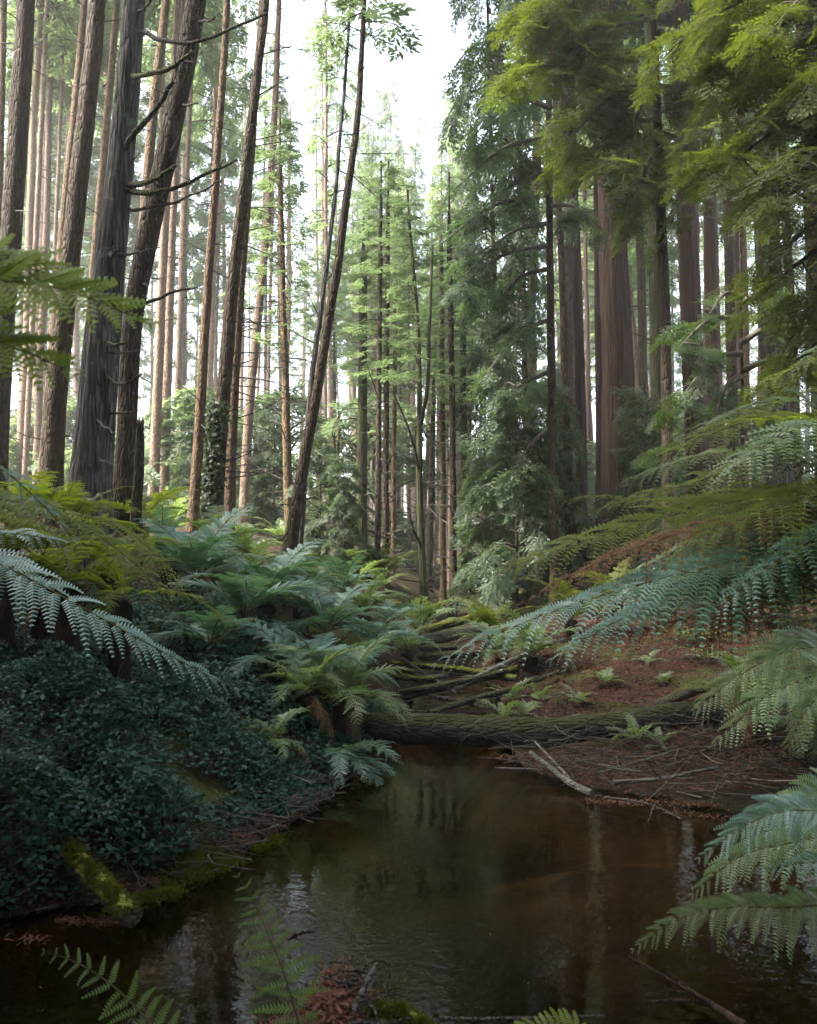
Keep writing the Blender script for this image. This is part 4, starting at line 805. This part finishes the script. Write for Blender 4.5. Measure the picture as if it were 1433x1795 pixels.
def f_left(r):
    y = r.uniform(3.6, 6.); x = np.interp(y, LY, LX) - abs(r.normal(0, .14)) + .04; return x, y, max(g(x, y), 0) + r.uniform(0, .06)
twig_tangle("twig_debris", "dead twigs and roots along the dark left waterline", 260, f_left, r, 'twig', .08, .45)
twig_tangle("twig_debris", "heap of red brown twigs and bark at the bottom edge", 150, f_front, r, 'dead_wood', .06, .28, .0045)
def f_slope(r):
    y = r.uniform(6.8, 10.); x = r.uniform(1.2, 4.6); return x, y, g(x, y) + r.uniform(0, .05)
twig_tangle("twig_debris", "fallen twigs scattered over the red leaf litter", 260, f_slope, r, 'dead_wood', .08, .5)
def f_mid(r):
    y = r.uniform(7.2, 10.5); x = r.uniform(np.interp(y, LY, LX), np.interp(y, LY, RX) + .6); return x, y, max(g(x, y), 0) + r.uniform(0, .08)
twig_tangle("twig_debris", "dead twigs lying over the narrow water behind the crossing log", 110, f_mid, r, 'twig')

# leaf litter
def litter(name, label, pos, r, mat, size=(.02, .045), kind="stuff", asp=.35):
    mb = MB(); leaves(mb, pos, np.array([0, 0, 1.]) + r.normal(0, .35, pos.shape), r.uniform(*size, len(pos)), r, asp=asp, fold=.06)
    return tag(link(name, mb.mesh(name, M[mat])), label, "leaf litter", kind=kind)
r = np.random.default_rng(131); k = 52000
x = r.uniform(.8, 6., k); y = r.uniform(5.2, 12., k); kp = x > np.interp(y, LY, RX) + .03
litter("leaf_litter", "red brown fallen leaves carpeting the right bank", np.stack([x, y, G(x, y) + .008], -1)[kp], r, 'litter')
k = 9000; x = r.uniform(-5, 1., k); y = r.uniform(7.5, 14., k); kp = x < np.interp(y, LY, LX)
litter("leaf_litter", "brown fallen leaves under the left bank trees", np.stack([x, y, G(x, y) + .008], -1)[kp], r, 'litter')
k = 1500; y = r.uniform(3.4, 6.2, k); x = np.interp(y, LY, LX) - np.abs(r.normal(0, .12, k)) + .02
litter("leaf_litter", "brown dead leaves caught along the left waterline", np.stack([x, y, np.maximum(G(x, y), 0) + .01], -1), r, 'litter')
k = 260; y = r.uniform(2.6, 6.6, k); x = r.uniform(-2.5, 3., k); kp = (x > np.interp(y, LY, LX) + .05) & (x < np.interp(y, LY, RX) - .05)
litter("floating_leaves", "scattered single leaves and needles floating on the pool", np.stack([x, y, 0 * x + .003], -1)[kp], r, 'litter_orange', (.008, .022), asp=.3)
def raft(label, px0, px1, py0, py1, n_, sp, seed):
    r = np.random.default_rng(seed); t = r.uniform(0, 1, n_); qs = np.array([P(px0 + (px1 - px0) * a, 0, 1) for a in t]) 
    out = []
    for a in t:
        px, py = px0 + (px1 - px0) * a, py0 + (py1 - py0) * a; d_ = 1.6 * F / (py - 961); q = P(px, py, d_); out.append([q[0] + r.normal(0, sp), q[1] + r.normal(0, sp * .8), .006 + r.uniform(0, .01)])
    litter("leaf_raft", label, np.array(out), r, 'litter_orange', (.015, .04), asp=.25)
raft("strip of orange brown leaves floating along the right shore", 1030, 1330, 1398, 1408, 900, .05, 1)
raft("orange leaves washed up beside the slanting grey stick", 870, 960, 1322, 1330, 160, .05, 2)
raft("small raft of orange leaves at the foot of the moss coated log", 100, 205, 1602, 1608, 160, .025, 3)
raft("patch of sunken orange leaves near the left edge of the pool", 25, 75, 1632, 1636, 60, .02, 4)
raft("loose orange leaves drifting below the floating branch tip", 1180, 1300, 1418, 1432, 120, .04, 5)
r = np.random.default_rng(137); fx = np.array([P(r.normal(585, 48), 1760, 2.62)[0] for _ in range(2400)])
litter("leaf_litter", "red brown needles piled on the foreground heap", np.stack([fx, 2.64 + r.normal(0, .08, 2400), .02 + .17 * np.exp(-((fx + .24) / .13) ** 2) * r.uniform(.6, 1.05, 2400)], -1), r, 'litter_orange', (.018, .05), asp=.2)
# small mound that carries the heap
mb = MB(); th = np.linspace(0, 6.28, 25)[:-1]; c = P(620, 1790, 2.6); V = [[c[0], c[1], .12]]
for kr, (rr, zz) in enumerate(((.1, .12), (.2, .07), (.3, -.02), (.4, -.35))): V += [[c[0] + math.cos(a) * rr * (1.1 + .2 * math.sin(3 * a + kr)), c[1] + math.sin(a) * rr * .7, zz] for a in th]
fs = [[0, 1 + q, 1 + (q + 1) % 24] for q in range(24)]
mb.add(V, fs); mb.add(V, [[1 + k_ * 24 + q, 1 + (k_ + 1) * 24 + q, 1 + (k_ + 1) * 24 + (q + 1) % 24, 1 + k_ * 24 + (q + 1) % 24] for k_ in range(3) for q in range(24)])
tag(link("debris_mound", mb.mesh("debris_mound", M['bark_moss'])), "dark earthen mound under the foreground debris heap", None, kind="structure")

# ------------------------------------------------------------------ ferns of the left bank
def at(px, d): return (px - 716.5) / F * d, d
def fern_px(px, d, label, **kw): x, y = at(px, d); return fern(x, y, label, **kw)
fern_px(300, 8.6, "teal fern at the foot of the black snag", kind='fern_teal', L=.95, nf=13, stem=.3, seed=1)
fern_px(345, 8.0, "large teal fern in front of the ivy clad trunk", kind='fern_teal', L=1.05, nf=14, stem=.35, seed=2)
fern_px(430, 8.8, "yellowish green fern below the touching trunk pair", kind='fern_green', L=.95, nf=12, stem=.3, seed=3)
fern_px(470, 8.0, "broad teal fern left of the leaning tree's foot", kind='fern_teal', L=1.0, nf=14, stem=.3, seed=4)
fern_px(530, 8.6, "teal fern right in front of the leaning tree's foot", kind='fern_teal', L=.9, nf=12, stem=.3, seed=5)
fern_px(575, 7.9, "teal fern overhanging the narrow water, with one rusty frond", kind='fern_teal', L=.95, nf=14, stem=.3, seed=6)
fern_px(430, 7.2, "arching teal fern above the dark undergrowth", kind='fern_teal', L=.95, nf=12, stem=.3, seed=7)
fern_px(620, 7.4, "teal fern directly above the yellow green stream fern", kind='fern_teal', L=.75, nf=12, stem=.2, seed=8)
fern_px(605, 6.3, "yellow green fern spreading at the left end of the crossing log", kind='fern_green', L=.85, nf=16, stem=.28, seed=9, dead=3)
fern_px(540, 6.1, "lacy fern left of the yellow green stream fern", kind='fern_green', L=.75, nf=11, stem=.25, seed=10)
fern_px(600, 5.75, "fern hanging low over the water under the crossing log's left end", kind='fern_teal', L=.55, nf=9, stem=.05, seed=11, az=(-110, 20), tilt=20)
fern_px(488, 5.4, "small drooping fern at the undergrowth's right edge", kind='fern_green', L=.42, nf=8, stem=.1, seed=12)
fern_px(380, 10., "pale sunlit fern behind the teal ones at left", kind='fern_green', L=1., nf=12, stem=.4, seed=13)
fern_px(250, 10.5, "shaded fern between the grey tree and the snag", kind='fern_olive', L=1.1, nf=10, stem=.4, seed=14)
fern_px(120, 8., "olive fern before the grey branched tree's root", kind='fern_olive', L=1.1, nf=13, stem=.5, seed=15)
fern_px(20, 7.5, "olive fern at the left edge behind the big frond", kind='fern_olive', L=1.1, nf=12, stem=.5, seed=16)
for k_, (px, d, kd, L_, lb) in enumerate(((655, 8.8, 'fern_teal', .8, "teal fern at the water's bend beyond the crossing log"), (640, 9.8, 'fern_green', .8, "green fern left of the smooth grey log's end"), (690, 10.2, 'fern_teal', .6, "small teal fern right at the smooth grey log"), (600, 10.5, 'fern_teal', .9, "teal fern between leaning tree and veiled trunk"), (548, 10., 'fern_green', .9, "green fern behind the leaning tree's foot ferns"),
        (500, 9.8, 'fern_teal', .9, "teal fern half hidden left of the leaning trunk"), (440, 11., 'fern_green', .9, "bright fern by the pale pink trunk's foot"), (715, 9.3, 'fern_green', .5, "little green fern on the stream's far left lip"), (565, 6.9, 'fern_teal', .8, "teal fern filling the gap above the lacy one"), (500, 6.6, 'fern_teal', .8, "teal fern drooping onto the undergrowth's top right"), (370, 6.6, 'fern_teal', .75, "shadowed teal fern behind the bluish frond's tip"),
        (880, 9.5, 'fern_green', .8, "green fern right of the thin grey pole"), (930, 9., 'fern_green', .8, "green fern under the teal frond's tip"), (860, 11., 'fern_olive', .9, "olive fern at the mossed log's upper end"), (1000, 10.5, 'fern_olive', .9, "olive fern shaded by the great tree fern"), (1330, 6.3, 'fern_olive', .8, "fern in deep shade above the right shore"), (1420, 5.6, 'fern_green', .7, "fern tucked behind the light green right fern"), (1080, 11.5, 'fern_olive', 1., "olive fern before the great redwood"), (1230, 10.5, 'fern_olive', 1., "olive fern before the second redwood"), (1350, 9.5, 'fern_olive', 1., "olive fern before the broad bluish trunk"))):
    fern_px(px, d, lb, kind=kd, L=L_, nf=13, stem=.22, seed=2300 + k_, dead=1)
# forest floor ferns, mid distance
r = np.random.default_rng(141); cnt = 0
while cnt < 46:
    y = r.uniform(11, 26); px = r.uniform(150, 1000); x = (px - 716.5) / F * y
    if abs(x - .7) < .4 and y < 13: continue
    cnt += 1
    fern(x, y, "small fern on the shaded forest floor in the mid distance", kind='small', L=r.uniform(.6, 1.), nf=9, stem=.12, seed=2000 + cnt, group="forest floor ferns", dead=0, name="ground_fern")
for k_, (px, d, L_) in enumerate(((880, 7.6, .35), (915, 7.4, .3), (895, 8.1, .4), (945, 7.8, .3), (985, 6.6, .3), (1110, 6.3, .32), (1150, 6.2, .25), (1135, 8.5, .3), (1160, 7.8, .2), (1060, 8.0, .35), (1235, 8.2, .4), (1290, 7.6, .45), (1010, 7.4, .3), (1200, 9.4, .5))):
    fern_px(px, d, ["tiny bright fern at the right end of the narrow water", "little fern on the mossy right bank beside the tiny bright one", "little fern behind the tiny bright one", "little fern left of the grey mossy log", "pale grassy fern on the crossing log's top", "pale fern hanging below the crossing log at right", "small fern beside the pale one under the crossing log", "lone green fern on the red leaf litter", "tiny fern by the dark slanting bough", "low fern left of the lone green fern on the litter", "low fern right of the lone green fern on the litter", "fern beside the foot of the dark slanting bough", "small fern over the grey mossy log's left end", "fern at the back of the red leaf litter"][k_], kind='small', L=L_, nf=8, stem=.03, seed=2100 + k_, dead=0, name="ground_fern")

# ------------------------------------------------------------------ near left fronds
e = thing("tree_fern", "near tree fern at the left edge with a long bluish arching frond", "fern", P(-260, 1500, 3.2) * [1, 1, 0] + [0, 0, .6])
mb = MB(); zz = np.linspace(0, 1, 14); tube(mb, np.stack([0 * zz, 0 * zz, zz * .95 - .5], -1), .11, 12, 0, bark_mod(14, 12, .25, 9, zz * 9)); link("stem", mb.mesh("stem", FERN_STEM.materials[0]), e)
hero_frond(e, [(-260, 1180, 3.2), (-150, 1000, 3.1), (-20, 985, 3.0), (80, 1030, 2.95), (190, 1090, 2.95), (300, 1150, 3.0), (440, 1222, 3.1)], .24, 32, 16, 'fern_teal', (.1, -.5, .9), 1, tilt=38, droop=.5, stem=.2, label="long bluish frond arching to the right")
hero_frond(e, [(-260, 1180, 3.3), (-120, 900, 3.4), (30, 880, 3.6), (160, 930, 3.8), (310, 1050, 4.0)], .42, 30, 15, 'fern_olive', (.1, -.35, 1), 2, tilt=30, droop=.5, stem=.25, label="olive frond behind the bluish one")
hero_frond(e, [(-260, 1180, 3.4), (-80, 920, 3.8), (120, 900, 4.2), (250, 950, 4.4), (335, 1060, 4.5)], .40, 28, 14, 'fern_olive', (.0, -.3, 1), 3, tilt=30, droop=.5, stem=.25)
hero_frond(e, [(-260, 1180, 3.4), (-140, 960, 3.4), (-20, 935, 3.3), (60, 940, 3.3), (125, 952, 3.3)], .26, 22, 13, 'fern_teal', (0, -.4, 1), 4, tilt=30, droop=.4, stem=.3)
hero_frond(e, [(-260, 1180, 2.6), (-120, 800, 2.1), (-20, 810, 2.0), (60, 870, 2.0), (160, 975, 2.05)], .16, 24, 12, 'fern_teal', (.6, -.1, .6), 5, tilt=30, droop=.3, stem=.3, label="slim blurred frond pointing down right")
e2 = thing("tree_fern", "out of focus yellow green frond tips at the left edge, closest to the lens", "fern", P(-420, 1500, 1.7) * [1, 1, 0] + [0, 0, .5])
mb = MB(); tube(mb, np.stack([0 * zz, 0 * zz, zz * 1.0 - .5], -1), .09, 12, 0, bark_mod(14, 12, .25, 19, zz * 9)); link("stem", mb.mesh("stem", FERN_STEM.materials[0]), e2)
hero_frond(e2, [(-420, 1000, 1.7), (-260, 620, 1.6), (-100, 500, 1.55), (100, 505, 1.55), (275, 572, 1.55)], .27, 34, 14, 'fern_bright', (0, -.75, .6), 6, pw=.62, tilt=35, droop=.2, stem=.25)
hero_frond(e2, [(-420, 1000, 1.7), (-300, 720, 1.55), (-150, 590, 1.5), (0, 600, 1.5), (140, 660, 1.5)], .27, 34, 14, 'fern_bright', (0, -.6, .7), 7, pw=.62, tilt=35, droop=.2, stem=.25)
hero_frond(e2, [(-420, 1000, 1.7), (-330, 580, 1.6), (-160, 450, 1.6), (0, 455, 1.6), (180, 520, 1.6)], .24, 34, 14, 'fern_bright', (0, -.6, .7), 8, pw=.62, tilt=35, droop=.2, stem=.25)

# tree fern stems and hanging skirts behind the bluish frond
r = np.random.default_rng(151)
for k_, (px, d) in enumerate(((10, 5.6), (75, 5.8), (125, 5.4), (200, 6.), (215, 5.3))):
    fern_px(px, d, ["dark tree fern stem at the far left under the bluish frond", "second dark tree fern stem from the left edge", "third dark tree fern stem under the bluish frond", "fourth dark tree fern stem from the left edge", "rightmost dark tree fern stem under the bluish frond"][k_], kind='fern_olive', L=.75, nf=8, stem=.75, seed=2200 + k_, dead=5)

# ------------------------------------------------------------------ near right tree fern
e = thing("tree_fern", "great tree fern at the right edge, long fronds sweeping left over the bank", "fern", P(1560, 1400, 5.0) * [1, 1, 0] + [0, 0, g(P(1560, 1400, 5)[0], 5.0)])
hz = P(1560, 930, 5.0)[2] - e.location[2]
mb = MB(); tube(mb, np.stack([0 * zz, 0 * zz, zz * (hz + .3) - .2], -1), .13, 14, 0, bark_mod(14, 14, .25, 29, zz * 9)); link("stem", mb.mesh("stem", FERN_STEM.materials[0]), e)
O = (1560, 930, 5.0)
hero_frond(e, [O, (1430, 870, 4.8), (1280, 880, 4.6), (1100, 925, 4.5), (960, 970, 4.5), (845, 1015, 4.5)], .56, 36, 18, 'fern_olive', (.05, -.45, 1), 11, tilt=35, droop=.45, stem=.1, label="olive frond sweeping left, uppermost of the long ones")
hero_frond(e, [O, (1420, 900, 4.6), (1250, 920, 4.3), (1100, 965, 4.2), (980, 1020, 4.2), (890, 1075, 4.2)], .40, 34, 15, 'fern_brown', (.0, -.5, .8), 12, rib='rachis_brown', tilt=35, droop=.9, stem=.1, label="rusty brown dying frond hanging its leaflets")
hero_frond(e, [O, (1430, 950, 4.5), (1280, 985, 4.2), (1100, 1030, 4.1), (920, 1090, 4.1), (755, 1168, 4.1)], .5, 40, 20, 'fern_teal', (.1, -.6, .9), 13, tilt=40, droop=.6, stem=.1, label="teal frond reaching farthest left")
hero_frond(e, [O, (1450, 980, 4.7), (1330, 1010, 4.6), (1180, 1050, 4.6), (1080, 1090, 4.6), (960, 1160, 4.6)], .52, 34, 17, 'fern_teal', (.1, -.6, .9), 14, tilt=40, droop=.6, stem=.1)
hero_frond(e, [O, (1470, 760, 4.8), (1370, 730, 4.6), (1260, 755, 4.5), (1135, 815, 4.5)], .54, 30, 16, 'fern_olive', (.05, -.3, 1), 15, tilt=35, droop=.4, stem=.12, label="frond arching highest against the redwoods")
hero_frond(e, [O, (1500, 780, 4.4), (1420, 745, 4.2), (1330, 790, 4.1), (1240, 860, 4.1)], .44, 28, 14, 'fern_green', (.2, -.5, .9), 16, tilt=35, droop=.5, stem=.12)
hero_frond(e, [O, (1480, 860, 4.3), (1380, 880, 4.1), (1260, 930, 4.0), (1150, 1000, 4.0)], .46, 30, 15, 'fern_olive', (.1, -.5, .9), 17, tilt=35, droop=.5, stem=.12)
hero_frond(e, [O, (1490, 920, 4.3), (1400, 960, 4.1), (1300, 1030, 4.0), (1220, 1110, 4.0)], .36, 28, 14, 'fern_teal', (.1, -.5, .9), 18, tilt=35, droop=.6, stem=.12)
hero_frond(e, [O, (1450, 990, 5.0), (1320, 1010, 5.2), (1200, 1060, 5.3), (1110, 1120, 5.4)], .40, 28, 12, 'fern_brown', (.1, -.5, .9), 19, rib='rachis_brown', tilt=35, droop=1., stem=.12)
hero_frond(e, [O, (1440, 1010, 4.6), (1300, 1060, 4.5), (1180, 1090, 4.5), (1040, 1130, 4.6), (940, 1205, 4.7)], .2, 26, 10, 'fern_brown', (.1, -.5, .9), 20, rib='rachis_brown', tilt=45, droop=1., stem=.3, label="withered pale brown frond dangling to the log")
hero_frond(e, [O, (1520, 800, 5.2), (1470, 700, 5.4), (1400, 690, 5.6), (1320, 730, 5.8)], .40, 28, 13, 'fern_olive', (.0, -.3, 1), 21, tilt=35, droop=.5, stem=.12)
hero_frond(e, [O, (1460, 900, 5.4), (1330, 880, 5.8), (1180, 880, 6.1), (1040, 870, 6.3), (975, 885, 6.4)], .42, 34, 15, 'fern_olive', (.0, -.4, 1), 22, tilt=35, droop=.5, stem=.12)

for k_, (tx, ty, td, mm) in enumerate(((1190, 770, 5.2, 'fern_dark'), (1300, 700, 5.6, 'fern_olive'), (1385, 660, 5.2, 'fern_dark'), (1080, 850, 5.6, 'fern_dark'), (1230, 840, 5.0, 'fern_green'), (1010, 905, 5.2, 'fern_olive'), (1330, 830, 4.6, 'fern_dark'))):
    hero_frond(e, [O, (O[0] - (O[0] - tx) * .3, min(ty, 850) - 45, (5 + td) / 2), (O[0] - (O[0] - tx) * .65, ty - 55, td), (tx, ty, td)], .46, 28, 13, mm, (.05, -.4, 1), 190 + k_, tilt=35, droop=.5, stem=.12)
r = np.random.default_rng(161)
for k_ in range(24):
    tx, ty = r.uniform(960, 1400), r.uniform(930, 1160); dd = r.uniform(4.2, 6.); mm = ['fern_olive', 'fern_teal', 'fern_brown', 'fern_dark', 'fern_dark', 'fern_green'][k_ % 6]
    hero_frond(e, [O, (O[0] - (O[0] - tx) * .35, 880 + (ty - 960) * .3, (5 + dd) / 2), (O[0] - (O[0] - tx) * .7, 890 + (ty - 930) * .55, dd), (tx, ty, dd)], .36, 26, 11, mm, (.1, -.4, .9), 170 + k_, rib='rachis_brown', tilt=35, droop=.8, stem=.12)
e = thing("tree_fern", "light green fern at the right edge above the pool", "fern", P(1540, 1400, 4.1) * [1, 1, 0] + [0, 0, g(P(1540, 1400, 4.1)[0], 4.1)])
O = (1540, 1190, 4.1); hz = P(*O)[2] - e.location[2]
mb = MB(); tube(mb, np.stack([0 * zz, 0 * zz, zz * (hz + .3) - .2], -1), .08, 12, 0, bark_mod(14, 12, .25, 39, zz * 9)); link("stem", mb.mesh("stem", FERN_STEM.materials[0]), e)
hero_frond(e, [O, (1460, 1140, 4.0), (1390, 1140, 3.9), (1310, 1175, 3.85), (1212, 1250, 3.8)], .3, 30, 18, 'fern_green', (.1, -.75, .75), 31, tilt=40, droop=.45, stem=.1)
hero_frond(e, [O, (1470, 1180, 3.9), (1410, 1190, 3.8), (1340, 1225, 3.75), (1250, 1305, 3.7)], .28, 28, 17, 'fern_green', (.1, -.75, .75), 32, tilt=40, droop=.45, stem=.1)
hero_frond(e, [O, (1490, 1190, 3.8), (1450, 1210, 3.7), (1410, 1250, 3.65), (1375, 1325, 3.6)], .24, 26, 16, 'fern_green', (.2, -.75, .7), 33, tilt=40, droop=.5, stem=.1)
hero_frond(e, [O, (1490, 1130, 4.2), (1430, 1120, 4.3), (1370, 1150, 4.4), (1320, 1190, 4.4)], .26, 26, 14, 'fern_green', (.0, -.6, .8), 34, tilt=40, droop=.5, stem=.1)

e = thing("tree_fern", "fern at the lower right whose fronds hang over the pool", "fern", P(1560, 1600, 3.1) * [1, 1, 0] + [0, 0, 0.05])
O = (1560, 1540, 3.1); hz = P(*O)[2] - e.location[2]
mb = MB(); tube(mb, np.stack([0 * zz, 0 * zz, zz * (hz + .3) - .3], -1), .07, 12, 0, bark_mod(14, 12, .25, 49, zz * 9)); link("stem", mb.mesh("stem", FERN_STEM.materials[0]), e)
hero_frond(e, [O, (1480, 1440, 3.0), (1400, 1420, 2.95), (1320, 1440, 2.9), (1222, 1508, 2.9)], .22, 32, 20, 'fern_teal', (.0, -.8, .7), 41, tilt=38, droop=.35, stem=.1, thick=.005)
hero_frond(e, [O, (1470, 1580, 2.95), (1380, 1590, 2.85), (1280, 1590, 2.8), (1190, 1610, 2.8), (1105, 1668, 2.8)], .19, 36, 20, 'fern_green', (.0, -.85, .6), 42, tilt=40, droop=.4, stem=.1, thick=.005, label="frond with its tip lowest over the dark water")
hero_frond(e, [O, (1480, 1470, 3.1), (1400, 1475, 3.1), (1300, 1500, 3.1), (1210, 1570, 3.1)], .2, 30, 18, 'fern_green', (.1, -.7, .7), 43, tilt=38, droop=.5, stem=.1, thick=.005)
hero_frond(e, [O, (1500, 1410, 3.2), (1440, 1390, 3.2), (1370, 1420, 3.2), (1290, 1470, 3.2)], .22, 28, 16, 'fern_green', (.1, -.7, .7), 44, tilt=38, droop=.5, stem=.1, thick=.005)
hero_frond(e, [O, (1500, 1520, 2.9), (1450, 1510, 2.85), (1390, 1515, 2.8), (1325, 1528, 2.8)], .15, 24, 14, 'fern_teal', (.1, -.7, .7), 45, tilt=38, droop=.4, stem=.1, thick=.004)

# ------------------------------------------------------------------ foreground fern fronds at the bottom
def flat(w): return min(1, .55 + w * 1.2) * (1 - w) ** .75
e = thing("fern_frond", "upright light green fern frond standing in the pool's foreground", "fern", P(540, 1900, 2.45) * [1, 1, 0] + [0, 0, .02])
hero_frond(e, [(545, 1880, 2.45), (525, 1800, 2.5), (500, 1710, 2.5), (472, 1640, 2.5), (445, 1580, 2.5), (412, 1528, 2.5)], .185, 15, 14, 'fern_green', (.1, -1, .25), 51, tilt=14, droop=.12, stem=.06, thick=.004, fold=0, shape=flat, pw=.34)
e = thing("fern_frond", "dark green fern frond in the lower left corner leaning left", "fern", P(340, 1900, 2.4) * [1, 1, 0] + [0, 0, .02])
hero_frond(e, [(340, 1880, 2.4), (270, 1800, 2.42), (200, 1730, 2.42), (130, 1685, 2.42), (68, 1666, 2.42)], .15, 15, 13, 'fern_green', (.0, -1, .3), 52, tilt=14, droop=.15, stem=.06, thick=.004, fold=0, shape=flat, pw=.34)
e = thing("fern_frond", "tip of a bright fern frond at the bottom edge right of middle", "fern", P(960, 1880, 2.35) * [1, 1, 0] + [0, 0, .02])
hero_frond(e, [(1060, 1840, 2.4), (1000, 1800, 2.42), (930, 1800, 2.42), (860, 1830, 2.42)], .07, 18, 10, 'fern_bright', (.0, -.6, 1), 53, tilt=20, droop=.2, stem=.06, thick=.004)

# ------------------------------------------------------------------ haze
mh, nth, outh = new_mat('haze'); n = N(nth)
pv = n("ShaderNodeVolumePrincipled", {'Color': (.97, .98, 1., 1), 'Density': HAZE_DENSITY, 'Anisotropy': .2})
nth.links.new(pv.outputs[0], outh.inputs['Volume'])
mb = MB(); a_, b_, c_, d_, e_, f_ = -210, 210, -65, 265, -4, 60
mb.add([(a_, c_, e_), (b_, c_, e_), (b_, d_, e_), (a_, d_, e_), (a_, c_, f_), (b_, c_, f_), (b_, d_, f_), (a_, d_, f_)],
       [[0, 3, 2, 1], [4, 5, 6, 7], [0, 1, 5, 4], [1, 2, 6, 5], [2, 3, 7, 6], [3, 0, 4, 7]])
if HAZE_DENSITY > 0: tag(link("haze", mb.mesh("haze", mh, False)), "thin bright forest haze", None, kind="stuff")
print("TRIS", sum(sum(len(p.vertices) - 2 for p in me.polygons) for me in bpy.data.meshes), "OBJS", len(bpy.data.objects))
